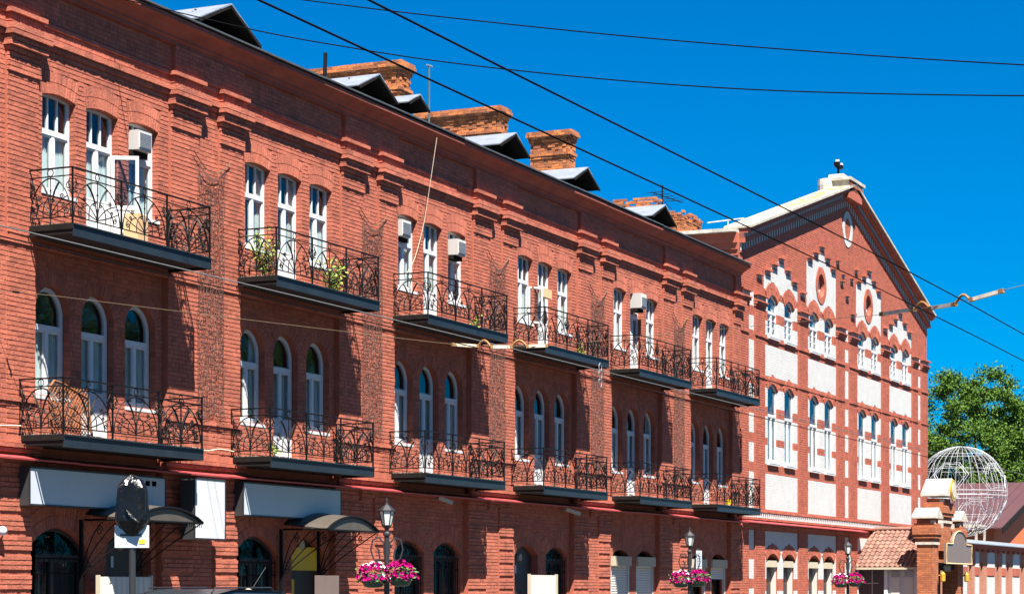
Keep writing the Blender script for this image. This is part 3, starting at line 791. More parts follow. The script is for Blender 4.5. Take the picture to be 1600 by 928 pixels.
# ================================================================== GABLE BUILDING
G0, G1 = 72.70, 100.40; GC = (G0 + G1) / 2; SL = .272
G = thing("gable_building", "tall red brick building with white painted panels and a dentilled street gable", "building", (G0, 0, 0))
def gpart(mb, name, m, parent=None, **k): return part(mb, name, m, parent or G, **k)
gb = MB(); gw = MB(); gm = MB()
PANW = [(75.5, 79.7), (80.9, 85.0), (88.05, 92.05), (93.3, 97.45)]
def rake(z0):                                   # z as a function of u for a line starting at z0 at the wall corner
    return lambda u: z0 + SL * (GC - G0 - abs(u - GC))
gops = []; holes = [(82.85, 13.42, .72), (89.95, 13.45, .72), (GC + .15, 16.2, .73)]
for a, b in PANW:
    c = (a + b) / 2
    for s in (-1, 1):
        gops.append(Opening(c + s * 1.03, 1.20, 10.75, 12.02, .25, .45))
        gops.append(Opening(c + s * 1.03, 1.20, 6.15, 8.78, .25, .30))
        if c < 92: gops.append(Opening(c + s * 1.03, 1.5, .9, 2.58, .25, .34))
WH = []
for (a, b), up in zip(PANW, (0, 1, 1, 0)):
    WH += [(a, b, 9.28, 10.40), (a, b, 4.40, 5.74), (a, b, 2.5, 3.66)]
    for z0, z1 in ((11.65, 12.1), (10.72, 11.27), (8.14, 8.85), (7.06, 7.80), (6.08, 6.74), (1.92, 2.5), (0, 1.5)): WH.append((a, b, z0, z1))
    w_ = b - a; base = 12.93 if not up else 14.12
    for i, zt in enumerate((0, .32, .66, .32, 0)):
        WH.append((a + w_ * i / 5 + (0, .02, .02, 0, 0)[i], a + w_ * (i + 1) / 5, 12.44, base + zt))
for a, b in ((73.6, 74.35), (86.15, 86.85), (98.5, 99.15)):
    for z0, z1 in ((11.62, 12.13), (10.77, 11.27), (9.28, 10.40), (8.14, 8.88), (7.08, 7.8), (6.07, 6.74), (4.44, 5.73), (2.93, 3.66), (1.92, 2.62), (0, 1.55)): WH.append((a, b, z0, z1))
def gclip(z):
    if z < 13.3: return (G0, G1)
    dd = (z - 13.3) / SL
    return (G0 + dd, G1 - dd) if dd < GC - G0 else None
GIND = ([], 300)
circ = lambda u, z, r, n=24: [(u + r * math.cos(2 * PI * i / n), z + r * math.sin(2 * PI * i / n)) for i in range(n)]
wall_panel(gm, [(G0, 0), (G1, 0), (G1, 13.4), (GC, 13.4 + SL * (GC - G0)), (G0, 13.4)], [o.outline(10) for o in gops] + [circ(82.85, 13.42, .45), circ(89.95, 13.45, .45)], 0, .3)
gm.add([(G0, 0, 0), (G0, 25, 0), (G0, 25, 13.3), (G0, 0, 13.3)], [(0, 1, 2, 3)])
gm.add([(G1, 0, 0), (G1, 25, 0), (G1, 25, 13.3), (G1, 0, 13.3)], [(0, 1, 2, 3)])
lay((gb, gw), G0, G1, 1.3, 17.2, 0, gops, WH, p=.010, clip=gclip, holes=holes, ind=None, vj=.004, hj=.008)
for o in gops:
    o.voussoirs(gb, 0, .03, rings=2)
    jz = o.z0
    for r in range(int(math.ceil(max(1.3, jz) / CH)), int(o.zs / CH)):   # painted jamb bricks follow the white bands
        zm = (r + .5) * CH
        wt = any(w0 <= o.u <= w1 and q0 <= zm < q1 for w0, w1, q0, q1 in WH)
        for s in (-1, 1):
            u = o.u + s * o.w / 2
            (gw if wt else gb).box(u - .012 if s > 0 else u - .003, u + .003 if s > 0 else u + .012, -.005, .05, r * CH + .003, (r + 1) * CH - .003)
def ring(mb, u, z, r0, r1, y, p, n):
    for i in range(n):
        a1 = 2 * PI * i / n + .006; a2 = 2 * PI * (i + 1) / n - .006
        q = [(u + r * math.cos(a), z + r * math.sin(a)) for r, a in ((r0, a1), (r1, a1), (r1, a2), (r0, a2))]
        vs = [(a, y, b) for a, b in q] + [(a, y - p, b) for a, b in q]
        mb.add(vs, [(4, 7, 6, 5), (0, 4, 5, 1), (1, 5, 6, 2), (2, 6, 7, 3), (3, 7, 4, 0)])
ring(gb, 82.85, 13.42, .45, .72, 0, .035, 40); ring(gb, 89.95, 13.45, .45, .72, 0, .035, 40)
ring(gw, GC + .15, 16.2, .46, .73, 0, .035, 40); ring(gb, GC + .15, 16.2, .30, .452, 0, .012, 26); ring(gb, GC + .15, 16.2, .12, .30, 0, .012, 18)
gb.box(GC + .03, GC + .27, -.012, 0, 16.08, 16.32)
STRIPS = [(72.70, 73.6), (74.35, 75.5), (79.7, 80.9), (85.0, 86.15), (86.85, 88.05), (92.05, 93.3), (97.45, 98.5), (99.15, 100.4)]
dent = MB()
def step_cap(c, z, w=.62, n=3):
    gb.box(c - w / 2, c + w / 2, -.13, 0, z - .06, z + .03)
    gm2.box(c - w / 2 + .01, c + w / 2 - .01, -.02, 0, z - .22, z - .06)
    for i in range(n):
        x = c - w / 2 + w * (i + .5) / n; dent.box(x - .04, x + .04, -.05, 0, z - .17, z - .06)
gm2 = MB()
for a, b in STRIPS:
    gm.box(a, b, -.06, 0, 0, 11.7)
    lay((gb, gw), a, b, 1.3, 4.0, -.06, p=.010); lay((gb, gw), a, b, 4.36, 11.72, -.06, p=.010, ind=GIND if a < 76 else None)
    for z0, z1, p in ((11.62, 11.71, .10), (11.71, 11.80, .15), (11.80, 11.86, .19)): row(gb, a - p * .3, b + p * .3, z0, z1, 0, p)
    n = 5
    for i in range(n):
        x = a + (b - a) * (i + .5) / n; dent.box(x - .04, x + .04, -.125, 0, 11.88, 12.02)
    gm2.box(a, b, -.095, 0, 11.86, 12.02)
    row(gb, a - .05, b + .05, 12.02, 12.10, 0, .22)
for (a, b), up in zip(PANW, (0, 1, 1, 0)):
    w_ = b - a; base = 12.93 if not up else 14.12
    for i, zt in enumerate((0, .32, .66, .32, 0)):
        step_cap(a + w_ * (i + .5) / 5, base + zt + .20, .62)
    step_cap(a - .6, 12.85, .6, 3)
for u, z in ((85.8, 14.0), (85.2, 14.75), (86.0, 14.3), (87.3, 14.3), (88.0, 14.75), (86.6, 13.5)): step_cap(u, z, .42, 2)
# string courses
for a, b in PANW:
    row(gb, a, b, 10.58, 10.66, 0, .05); row(gb, a, b, 9.12, 9.18, 0, .045)
for a, b in STRIPS: row(gb, a - .02, b + .02, 10.58, 10.66, -.06, .05); row(gb, a - .02, b + .02, 9.12, 9.18, -.06, .045)
row(gb, G0, 97.5, 4.28, 4.36, 0, .13); row(gb, G0, 97.5, 4.00, 4.08, 0, .15)
gm2.box(G0, 97.5, -.06, 0, 4.08, 4.28)
x = G0 + .05
while x < 97.4: dent.box(x, x + .09, -.115, -.07, 4.09, 4.27); x += .25
fl = MB(); fl.add([(G0, -.40, 3.90), (88.5, -.40, 3.90), (88.5, 0, 4.0), (G0, 0, 4.0), (G0, -.40, 3.87), (88.5, -.40, 3.87), (88.5, 0, 3.88), (G0, 0, 3.88)], [(0, 1, 2, 3), (0, 4, 5, 1), (4, 7, 6, 5), (0, 3, 7, 4), (1, 5, 6, 2)])
gpart(fl, "ledge_flashing", "flashing", recalc=True)
row(gb, G0, 88.4, 3.70, 3.87, 0, .11)
# raking cornice: two dentil rows, bands, coping
def rake_bar(mb, z0, h, y0, y1, u0=G0, u1=None, ext=0):
    for s in (-1, 1):
        uo = GC + s * (GC - G0 + ext); L = rake(z0)
        za, zb_ = z0 - SL * ext, z0 + SL * (GC - G0)
        q = [(uo, za), (GC, zb_), (GC, zb_ + h), (uo, za + h)]
        mb.prism(q, y0, y1)
rk = MB()
rake_bar(rk, 13.30, .05, -.05, 0); rake_bar(rk, 13.64, .16, -.20, 0); rake_bar(rk, 13.98, .08, -.33, 0); rake_bar(rk, 14.06, .10, -.40, .35)
gm2_r = MB(); rake_bar(gm2_r, 13.35, .29, -.03, 0); rake_bar(gm2_r, 13.80, .18, -.17, 0)  # dark brown backing paints shade into the dentil gaps
gpart(rk, "raking_cornice", "gable_brick", recalc=True); gpart(gm2_r, "cornice_gap_shade", "door_brown", recalc=True)
for zz, h, y, pitch, wd in ((13.36, .27, -.055, .30, .09), (13.81, .16, -.195, .22, .07)):
    L = rake(zz); u = G0 + .06
    while u < G1 - .1:
        za = L(u); zb_ = L(u + wd); lo = min(za, zb_); 
        dent.add([(u, y, za), (u + wd, y, zb_), (u + wd, y, zb_ + h), (u, y, za + h), (u, -.02, za), (u + wd, -.02, zb_), (u + wd, -.02, zb_ + h), (u, -.02, za + h)], [(0, 1, 2, 3), (0, 3, 7, 4), (1, 5, 6, 2), (0, 4, 5, 1)])
        u += pitch
cp = MB(); rake_bar(cp, 14.16, .09, -.46, .55, ext=.05)
gpart(cp, "coping", "coping_stone", recalc=True)
pt = MB(); rl = rake(14.16)
for i in range(46):
    u = G0 + 3 + (GC - G0 - 3.6) * random.random() ** .6; yy = random.uniform(-.3, .4); r_ = random.uniform(.08, .32)
    q = [(u + r_ * random.uniform(.7, 1.6) * math.cos(a), max(-.44, min(.53, yy + r_ * random.uniform(.4, .8) * math.sin(a)))) for a in [2 * PI * k / 9 for k in range(9)]]
    pt.add([(a, b, rl(a) + .094) for a, b in q], [tuple(range(9))])
gpart(pt, "lichen_patch", "yellow_lichen", kind="stuff")
# shoulder returns at the left corner
mb = MB()
for z0, z1, p in ((12.9, 13.2, .05), (13.2, 13.4, .12), (13.4, 13.62, .18), (13.62, 13.98, .26)):
    mb.box(G0 - p, G0, 0, 6, z0, z1)
gpart(mb, "eave_corbel", "gable_brick")
mb = MB(); mb.box(G0 - .5, G0 + .4, .0, 9, 13.98, 14.10); gpart(mb, "eave_slab", "white_old")
mb = MB(); mb.prism([(G0, 12.5), (G1, 12.5), (G1, 14.0), (GC, 14.0 + SL * (GC - G0)), (G0, 14.0)], .36, .70); gpart(mb, "gable_back", "gable_mortar", recalc=True)
# low flat roof behind the gable
mb = MB(); mb.box(G0 + .05, G1 - .05, .5, 25, 12.9, 13.0); mb.box(G0 + .05, G1 - .05, 24.9, 25, 0, 12.9)
gpart(mb, "roof", "zinc")
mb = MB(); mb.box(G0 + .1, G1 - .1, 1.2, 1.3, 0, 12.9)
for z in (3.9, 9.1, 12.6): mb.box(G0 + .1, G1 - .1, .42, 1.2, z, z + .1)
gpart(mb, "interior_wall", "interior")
# apex block
mb = MB(); mb.box(GC - 1.0, GC + 1.0, -.40, .60, 17.3, 18.0); gpart(mb, "apex_block", "gable_brick")
mb = MB(); mb.box(GC - 1.03, GC - 1.0, -.42, .62, 17.55, 18.1); mb.lathe([(.05, 0), (.3, .02), (.32, .25), (.3, .5), (.05, .52)], (GC - 1.0, .58, 17.58), 12)
mb.box(GC - 1.12, GC + 1.12, -.50, .66, 18.0, 18.12)
mb.prism([(GC - .95, 18.12), (GC + .7, 18.12), (GC + .5, 18.32), (GC - .75, 18.32)], -.1, .5)
gpart(mb, "apex_capping", "white_old", recalc=True)
mb = MB()
for i in range(14): mb.box(GC - .95 + i * .14, GC - .88 + i * .14, -.46, -.40, 17.78, 17.9)
gpart(mb, "apex_dentil", "gable_mortar")
gpart(gm, "wall", "gable_mortar"); gpart(gm2, "corbel_gap_shade", "door_brown")  # backing behind cap and course dentils is dark to imitate gap shade
gpart(gb, "brick", "gable_brick", kind="stuff"); gpart(gw, "white_brick", "white_paint", kind="stuff"); gpart(dent, "dentil", "white_paint", kind="stuff")
place_bricks(GIND[0], "gable_brick", G)
chimney(73.0, 75.0, 2.2, 3.4, 15.0, 13.2, ruined=.7, parent=G)
# windows
gup = [make_window(1.18, 10.75, 12.02, .24, 11.62, .05, top_mull=0, curt=c, t=.07, sashbars=2) for c in (1, 2)]
glo = [make_window(1.18, 6.15, 8.78, .24, 7.86, .05, top_mull=0, curt=c, t=.07) for c in (3, 1)]
for a, b in PANW:
    c = (a + b) / 2
    for s in (-1, 1):
        put(gup[random.randrange(2)], c + s * 1.03, G); put(glo[random.randrange(2)], c + s * 1.03, G)
sills = MB()
for a, b in PANW:
    for s in (-1, 1):
        c = (a + b) / 2 + s * 1.03
        for z in (10.75, 6.15): sills.prism([(-.10, z - .06), (0, z - .02), (0, z - .10), (-.10, z - .11)], c - .66, c + .66, 'x'); gpart(sills, "window_sill", "white_frame", recalc=True); sills = MB()
for u, z in ((82.85, 13.42), (89.95, 13.45)):
    m = MB(); m.tube([(u + .43 * math.cos(a), .2, z + .43 * math.sin(a)) for a in [2 * PI * i / 20 for i in range(20)]], .04, 4, closed=True)
    m.box(u - .02, u + .02, .18, .22, z - .42, z + .42); m.box(u - .42, u + .42, .18, .22, z - .02, z + .02)
    f = gpart(m, "round_window", "white_frame"); p_ = MB().prism(circ(u, z, .43), .22, .23); gpart(p_, "pane", "glass_dark", f, recalc=True)
for a, b in PANW[:3]:                            # ground floor of the gable building: shutter boxes over brown doors
    for s in (-1, 1):
        c = (a + b) / 2 + s * 1.03
        q = MB().box(-.75, .75, .03, .2, 2.34, 2.58).build("shutter_box", "cream"); q.parent = G; q.location = (c - G0, 0, 0)
        e = [MB().box(-.62, .62, .26, .30, .9, 2.4).build("door_leaf", "door_brown"), MB().box(-.75, -.62, .1, .3, .9, 2.34).build("door_post", "shutter"), MB().box(.62, .75, .1, .3, .9, 2.34).build("door_post", "shutter"), MB().box(-.5, .5, .24, .26, 1.1, 1.75).build("door_panel", "door_dark"), MB().box(-.5, .5, .24, .26, 1.82, 2.3).build("door_panel", "door_dark")]
        for t in e: t.parent = q

# ================================================================== SHOP SIGNS, CANOPIES
def signboard(x0, x1, z0, z1, y, dep, m, label, slant=.12):
    t = thing("signboard", label, "sign", (x0, 0, z0))
    b = MB(); b.box(0, x1 - x0, y, y + dep, 0, z1 - z0)
    for xx in (.3, x1 - x0 - .3): b.obox((xx, y + dep, (z1 - z0) / 2), (xx, .12, (z1 - z0) / 2), .04, .04)
    o = b.build("sign_box", "sign_frame", t)
    f = MB(); f.box(.03, x1 - x0 - .03, y - .02, y - .002, .03, z1 - z0 - .03); f.build("sign_face", m, t)
    r = MB(); r.box(0, x1 - x0, y - .03, y, 0, .03); r.box(0, x1 - x0, y - .03, y, z1 - z0 - .03, z1 - z0); r.box(0, .03, y - .03, y, .03, z1 - z0 - .03); r.box(x1 - x0 - .03, x1 - x0, y - .03, y, .03, z1 - z0 - .03)
    r.build("sign_border", "pole", t)
    return t
t0 = signboard(31.78, 36.15, 3.06, 3.75, -.26, .26, "sign_grey", "long blank pale sign box under the leftmost lower balcony")
signboard(36.62, 37.78, 2.55, 3.77, -.62, .30, "sign_white", "tall blank white sign panel between the two entrance canopies")
signboard(39.05, 43.3, 3.09, 3.80, -.26, .26, "sign_grey", "long blank pale sign box above the yellow doorway")
mb = MB(); mb.lathe([(.0, 0), (.2, .0), (.2, .012), (.0, .012)], (0, 0, 0), 18)
o = mb.build("logo_disc", "flashing", t0); o.rotation_euler = (PI / 2, 0, 0); o.location = (3.15, -.275, .50)
mb = MB()
for i in range(3): mb.box(3.45 + i * .22, 3.60 + i * .22, -.280, -.275, .50, .60)
mb.build("lettering", "flashing", t0)
def canopy(x0, x1, z, dep, label, rise=.3, skew=0.0):
    t = thing("entrance_canopy", label, "canopy", (x0, 0, z), group="iron canopies over shop doors")
    W = x1 - x0; n = 14
    m = MB(); P = []
    for i in range(n + 1):
        a = i / n; P.append((W * a, rise * math.sin(PI * a) ** .8 + skew * a))
    for i in range(n):
        (a, b), (c, e) = P[i], P[i + 1]
        m.add([(a, -dep, b), (c, -dep, e), (c, 0, e + .12), (a, 0, b + .12), (a, -dep, b - .02), (c, -dep, e - .02), (c, 0, e + .10), (a, 0, b + .10)], [(0, 1, 2, 3), (7, 6, 5, 4), (0, 4, 5, 1)])
    m.build("roof_sheet", "canopy", t)
    f = MB(); f.tube([(a, -dep, b - .01) for a, b in P], .03, 6); f.tube([(0, -dep, -.02), (W, -dep, -.02)], .022, 5)
    f.tube([(0, 0, 0), (0, -dep, 0)], .02, 5); f.tube([(W, 0, 0), (W, -dep, 0)], .02, 5)
    for i in range(int(W / .07)):
        f.tube([(.04 + i * .07, -dep, -.03), (.07 + i * .07, -dep, -.10)], .008, 3)
    f.build("frame", "iron", t)
    g = MB().prism([(a, b - .03) for a, b in P] , -dep + .02, -dep + .03); g.build("gable_sheet", "canopy", t)
    for x in (-.15, W - .85):
        s = MB(); yb = -.05
        s.box(x - .03, x + .03, -.06, -.0, -z + .2, 0)
        def bez(p0, p1, p2, m_=10): return [tuple((1 - u) ** 2 * p0[j] + 2 * u * (1 - u) * p1[j] + u * u * p2[j] for j in range(3)) for u in [i / m_ for i in range(m_ + 1)]]
        base = (x, -.05, -1.05)
        for k_, (dx, dy) in enumerate(((.25, -.3), (.45, -.5), (.62, -.75), (.75, -dep))):
            s.tube(bez(base, (x + dx * .2, dy * .3, -.45 + k_ * -.08), (x + dx, dy, -.04)), .013, 4)
        s.tube([(x + .02, -.05, -1.05), (x + .02, -.05, -.05)], .016, 4)
        s.tube(scroll(x + .2, -.2, .11, 0, 1.5, 1, y=-.3), .012, 4); s.tube(scroll(x + .12, -.85, .09, 0, 1.5, -1, y=-.1), .012, 4)
        s.tube(scroll(x + .6, -.16, .10, PI, 1.5, 1, y=-dep * .7), .012, 4)
        s.build("scroll_bracket", "iron", t)
    return t
canopy(33.85, 36.2, 2.86, 1.1, "arched iron canopy over the dark doorway behind the bagged traffic light", .26)
canopy(41.2, 43.55, 2.86, 1.1, "arched iron canopy with scroll brackets over the yellow doorway", .30)

# ================================================================== AIR CONDITIONERS
def ac(u, z, y, label, w=.50, h=.40):
    t = thing("air_conditioner", label, "air conditioner", (u, y, z), group="window air conditioners")
    MB().box(-w / 2, w / 2, -.22, .25, 0, h).build("casing", "ac_white", t)
    g = MB(); g.box(-w / 2 + .04, w / 2 - .04, -.235, -.22, .04, h - .04); g.build("grille_panel", "shutter", t)
    s = MB()
    for i in range(9): s.box(-w / 2 + .05, w / 2 - .05, -.245, -.235, .06 + i * .032, .075 + i * .032)
    s.build("louvre", "grey_metal", t)
    MB().box(-w / 2 - .03, w / 2 + .03, -.1, .1, -.10, -.001).build("bracket", "dark_wood", t)
ac(35.62, 10.06, .07, "white air conditioner above the open balcony door of the first bay", .48, .38)
ac(46.93, 10.06, .14, "white air conditioner set flush in the first window of the third bay")
ac(49.70, 9.98, -.02, "white air conditioner jutting from the third window of the third bay")
ac(62.6, 10.15, -.05, "white air conditioner above the middle door of the fifth bay", .5, .45)

# open casements
mb = MB(); L = .52
for a0, a1, z0, z1 in ((0, .06, 8.1, 9.85), (L - .06, L, 8.1, 9.85), (0.06, L - .06, 9.78, 9.85), (.06, L - .06, 8.1, 8.18), (.06, L - .06, 8.82, 8.9)): mb.box(a0, a1, -.025, .025, z0, z1)
mb.box(.06, L - .06, -.012, .012, 8.18, 8.82)
o = mb.build("door_leaf", "white_frame", B); place(o, (34.40 + .46 - U0, .10, 0), -math.radians(62))
mb = MB().box(.06, L - .06, -.004, .004, 8.9, 9.78); p_ = mb.build("pane", "glass", o)
mb = MB()
for a0, a1, z0, z1 in ((0, .05, 8.85, 9.85), (.41, .46, 8.85, 9.85), (.05, .41, 9.80, 9.85), (.05, .41, 8.85, 8.9)): mb.box(a0, a1, -.02, .02, z0, z1)
o = mb.build("window_sash", "white_frame", B); place(o, (ctr(3) - 1.365 + .44 - U0, .10, 0), -math.radians(35))
MB().box(.05, .41, -.004, .004, 8.9, 9.8).build("pane", "glass", o)

# ================================================================== THINGS ON THE BALCONIES
t = tag(MB().box(-.22, .22, -.15, .15, 0, .62).build("cardboard_box", "tan"), "tan cardboard box beside the open door on the top left balcony", "box"); place(t, (35.0, -.36, 8.09), .15)
t = thing("wicker_trellis", "brown wicker lattice panel leaning inside the lower left balcony railing", "trellis", (31.95, -.66, 4.32), 0)
m = MB(); Wd, Hd = 1.3, .92
i = -Hd
while i < Wd:
    a, b = max(0, i), min(Wd, i + Hd); m.obox((a, 0, a - i), (b, 0, b - i), .013, .012); m.obox((a, .014, Hd - (a - i)), (b, .014, Hd - (b - i)), .013, .012); i += .10
m.build("lattice", "wicker", t)
m = MB(); m.tube([(0, 0, 0), (0, 0, .8), (.22, 0, .98), (.5, 0, .95), (Wd, 0, .74), (Wd, 0, 0)], .024, 6); m.build("frame", "wicker", t)
t.rotation_euler = (-.12, 0, .05)
m = MB(); m.lathe([(.10, 0), (.14, .22), (.145, .24), (.13, .24)], (0, 0, 0), 14)
o = tag(m.build("bucket", "yellow_print"), "small yellow bucket on the lower balcony of the last bay", "bucket"); o.location = (70.1, -.5, 4.32)
o = tag(MB().box(0, .62, 0, .12, 0, .24).build("plank", "tan"), "tan board wedged across the fourth bay window above its balcony", "board"); o.location = (55.15, -.12, 9.62)
def weed(u, y, z, n, h, spread, label):
    t = thing("weed", label, "plant", (u, y, z), group="weeds growing on balconies"); s = MB(); l = MB()
    for i in range(n):
        a = random.uniform(0, 2 * PI); r = random.uniform(0, spread); hh = h * random.uniform(.4, 1)
        p0 = Vector((random.uniform(-.5, .5) * spread, random.uniform(-.1, .1), 0)); p2 = p0 + Vector((math.cos(a) * r, math.sin(a) * r * .4, hh)); p1 = (p0 + p2) / 2 + Vector((0, 0, hh * .15))
        s.tube([p0, p1, p2], .006, 3)
        for q in range(16):
            tt = random.uniform(.15, 1.05); c = p0.lerp(p2, tt) + Vector((random.uniform(-.1, .1), random.uniform(-.08, .08), random.uniform(-.06, .06)))
            d1 = Vector((random.uniform(-1, 1), random.uniform(-1, 1), random.uniform(-.4, .8))).normalized() * random.uniform(.05, .11); d2 = d1.orthogonal().normalized() * random.uniform(.02, .035)
            l.add([tuple(c), tuple(c + d1 * .5 + d2), tuple(c + d1), tuple(c + d1 * .5 - d2)], [(0, 1, 2, 3)])
    s.build("stem", "leaf_small", t); l.build("foliage", "weed", t, kind="stuff")
weed(39.55, -.55, 8.09, 26, 1.0, .42, "tall yellow green weed at the left end of the second upper balcony")
weed(41.9, -.85, 8.05, 24, .75, .5, "bushy green weed spilling over the front of the second upper balcony")
weed(49.0, -.9, 8.05, 3, .3, .2, "small weed on the edge of the third upper balcony")
weed(56.1, -.9, 8.05, 4, .35, .2, "green weed on the edge of the fourth upper balcony")
weed(39.2, -.9, 4.30, 4, .3, .25, "small weed at the left corner of the second lower balcony")

# ================================================================== STRING LIGHT NETS on the piers
def make_net():
    t = thing("string_light_net", "x", "light net", (0, 0, 0), group="string light nets hanging on the brick piers")
    W, z0, z1 = .98, 5.0, 10.20; n = MB(); nx = 19
    for i in range(nx):
        x = W * i / (nx - 1); pts = []
        z = z1 - .28 * math.sin(PI * i / (nx - 1)) ** .7
        while z > z0:
            pts.append((x + random.uniform(-.03, .03), random.uniform(-.02, .01), z)); z -= .16
        n.tube(pts, .0055, 3, cap=False)
    for r in range(62):
        z = z1 - .3 - r * .082; pts = [(W * i / 8, random.uniform(-.02, .01), z + random.uniform(-.05, .05)) for i in range(9)]
        n.tube(pts, .004, 3, cap=False)
    n.build("net", "net", t)
    s = MB(); s.tube([(-.22 + 1.42 * i / 12, -.03, z1 + .22 - .34 * math.sin(PI * i / 12)) for i in range(13)], .009, 5); s.build("top_cable", "span", t)
    b = MB()
    for i in range(22): b.tube([(W * i / 21, -.03, z1 - .22 * math.sin(PI * i / 21)), (W * i / 21 + .01, -.04, z1 - .09 - .22 * math.sin(PI * i / 21))], .009, 4)
    b.build("icicle_bulb", "net", t)
    return t
net0 = make_net()
names = ["first", "second", "third", "fourth", "fifth"]
for k in range(5):
    if k == 0: o = net0
    else:
        o = net0.copy(); COL.objects.link(o)
        for ch in net0.children:
            c = ch.copy(); COL.objects.link(c); c.parent = o
    o.location = (ctr(k) + 3.25, -.075, 0)
    o["label"] = "dark string light net hanging right of the %s column of balconies" % names[k]

# ================================================================== STREET LAMPS with flower baskets
def make_lamp():
    t = thing("street_lamp", "x", "street lamp", group="black street lamps with flower baskets")
    m = MB(); m.lathe([(.16, 0), (.16, .12), (.11, .18), (.09, .5), (.06, .6), (.05, 2.62), (.075, 2.64), (.075, 2.68), (.04, 2.72), (.04, 2.76), (.10, 2.84)], (0, 0, 0), 12); m.build("pole", "pole", t, smooth=False)
    g = MB(); n = 6
    for k in range(n):
        a0, a1 = 2 * PI * k / n, 2 * PI * (k + 1) / n
        g.add([(.085 * math.cos(a0), .085 * math.sin(a0), 2.84), (.085 * math.cos(a1), .085 * math.sin(a1), 2.84), (.145 * math.cos(a1), .145 * math.sin(a1), 3.12), (.145 * math.cos(a0), .145 * math.sin(a0), 3.12)], [(0, 1, 2, 3)])
    g.build("lantern_glass", "lantern_glass", t)
    f = MB()
    for k in range(n):
        a = 2 * PI * k / n; f.tube([(.09 * math.cos(a), .09 * math.sin(a), 2.83), (.15 * math.cos(a), .15 * math.sin(a), 3.13)], .011, 4)
    f.lathe([(.17, 3.12), (.175, 3.14), (.06, 3.24), (.035, 3.26), (.03, 3.29), (.015, 3.30), (.02, 3.33), (.004, 3.40)], (0, 0, 0), 6); f.lathe([(.06, 2.80), (.095, 2.83), (.095, 2.845), (.0, 2.845)], (0, 0, 0), 6)
    f.build("lantern_cap", "pole", t)
    b = MB()
    for s in (-1, 1):
        pts = [(s * .05, 0, 2.25), (s * .06, 0, 2.48), (s * .16, 0, 2.60), (s * .28, 0, 2.55), (s * .32, 0, 2.35), (s * .27, 0, 2.18), (s * .2, 0, 2.12), (s * .14, 0, 2.18), (s * .16, 0, 2.34), (s * .2, 0, 2.40)]
        b.tube(pts, .018, 5); b.tube([(s * .2, 0, 2.12), (s * .22, 0, 1.98)], .01, 4); b.tube([(s * .05, 0, 2.02), (s * .2, 0, 2.02)], .012, 4)
    b.build("scroll_arm", "pole", t)
    return t
def make_basket(white):
    t = thing("flower_basket", "x", "flower basket", group="hanging petunia baskets on the street lamps")
    m = MB(); m.lathe([(.08, -.27), (.18, -.25), (.23, -.15), (.25, .0), (.24, .01)], (0, 0, 0), 16); m.build("bowl", "planter", t, smooth=True)
    f = [MB(), MB()]; l = MB()
    for i in range(230):
        a = random.uniform(0, 2 * PI); r = .36 * math.sqrt(random.random()); z = .20 * (1 - (r / .36) ** 2) + random.uniform(-.04, .05) - (.10 if r > .28 else 0)
        c = Vector((r * math.cos(a), r * math.sin(a), z)); nrm = (Vector((math.cos(a) * r * 3, math.sin(a) * r * 3, .55)) + Vector((random.uniform(-.5, .5), random.uniform(-.5, .5), random.uniform(-.3, .3)))).normalized()
        x = nrm.orthogonal().normalized(); y = nrm.cross(x); R = random.uniform(.028, .045)
        vs = [tuple(c - nrm * .02)] + [tuple(c + (x * math.cos(q * PI / 4) + y * math.sin(q * PI / 4)) * R * (1 if q % 2 else .8) + nrm * .01) for q in range(8)]
        f[1 if white and -.14 < c.x < .06 and random.random() < .35 else (1 if random.random() < .01 else 0)].add(vs, [(0, q + 1, (q + 1) % 8 + 1) for q in range(8)])
    for i in range(120):
        a = random.uniform(0, 2 * PI); r = random.uniform(.1, .36); c = Vector((r * math.cos(a), r * math.sin(a), random.uniform(-.16, .12)))
        d1 = Vector((random.uniform(-1, 1), random.uniform(-1, 1), random.uniform(-.6, .5))).normalized() * .06; d2 = d1.orthogonal().normalized() * .02
        l.add([tuple(c - d1), tuple(c + d2), tuple(c + d1), tuple(c - d2)], [(0, 1, 2, 3)])
    f[0].build("flowers", "petal", t, kind="stuff"); f[1].build("white_flowers", "petal_white", t, kind="stuff"); l.build("foliage", "leaf_small", t, kind="stuff")
    return t
lamp0 = make_lamp(); bw_, bp_ = make_basket(True), make_basket(False)
def dupt(t, loc, rz, label):
    o = t.copy(); COL.objects.link(o)
    for ch in t.children:
        c = ch.copy(); COL.objects.link(c); c.parent = o
    o.location = loc; o.rotation_euler = (0, 0, rz); o["label"] = label; return o
LA = [(38.77, -3.8, "black street lamp nearest the camera in front of the third bay"), (61.35, -2.2, "black street lamp with a small white tablet in front of the fifth and last bays"), (78.13, -2.4, "black street lamp farthest away in front of the gable building")]
fl_lab = [("petunia basket left of the nearest street lamp pole", "petunia basket right of the nearest street lamp pole"), ("petunia basket left of the middle street lamp pole", "petunia basket right of the middle street lamp pole"), ("petunia basket with white blooms left of the farthest lamp pole", "petunia basket right of the farthest street lamp pole")]
RZ = -math.radians(60)
for i, (u, y, lb) in enumerate(LA):
    if i == 0: lamp0.location = (u, y, 0); lamp0.rotation_euler = (0, 0, RZ); lamp0["label"] = lb
    else: dupt(lamp0, (u, y, 0), RZ, lb)
    for j, s in enumerate((-1, 1)):
        off = Vector((math.cos(RZ), math.sin(RZ), 0)) * (s * .27)
        src = (bw_, bp_)[j]; loc = (u + off.x, y + off.y, 1.86 + .03 * j)
        if i == 0: src.location = loc; src["label"] = fl_lab[i][j]
        else: dupt(src, loc, random.uniform(-.4, .4), fl_lab[i][j])
t = thing("tablet_sign", "small white tablet with grey lettering strapped to the middle street lamp", "sign", (61.5, -2.36, 2.02), 0)
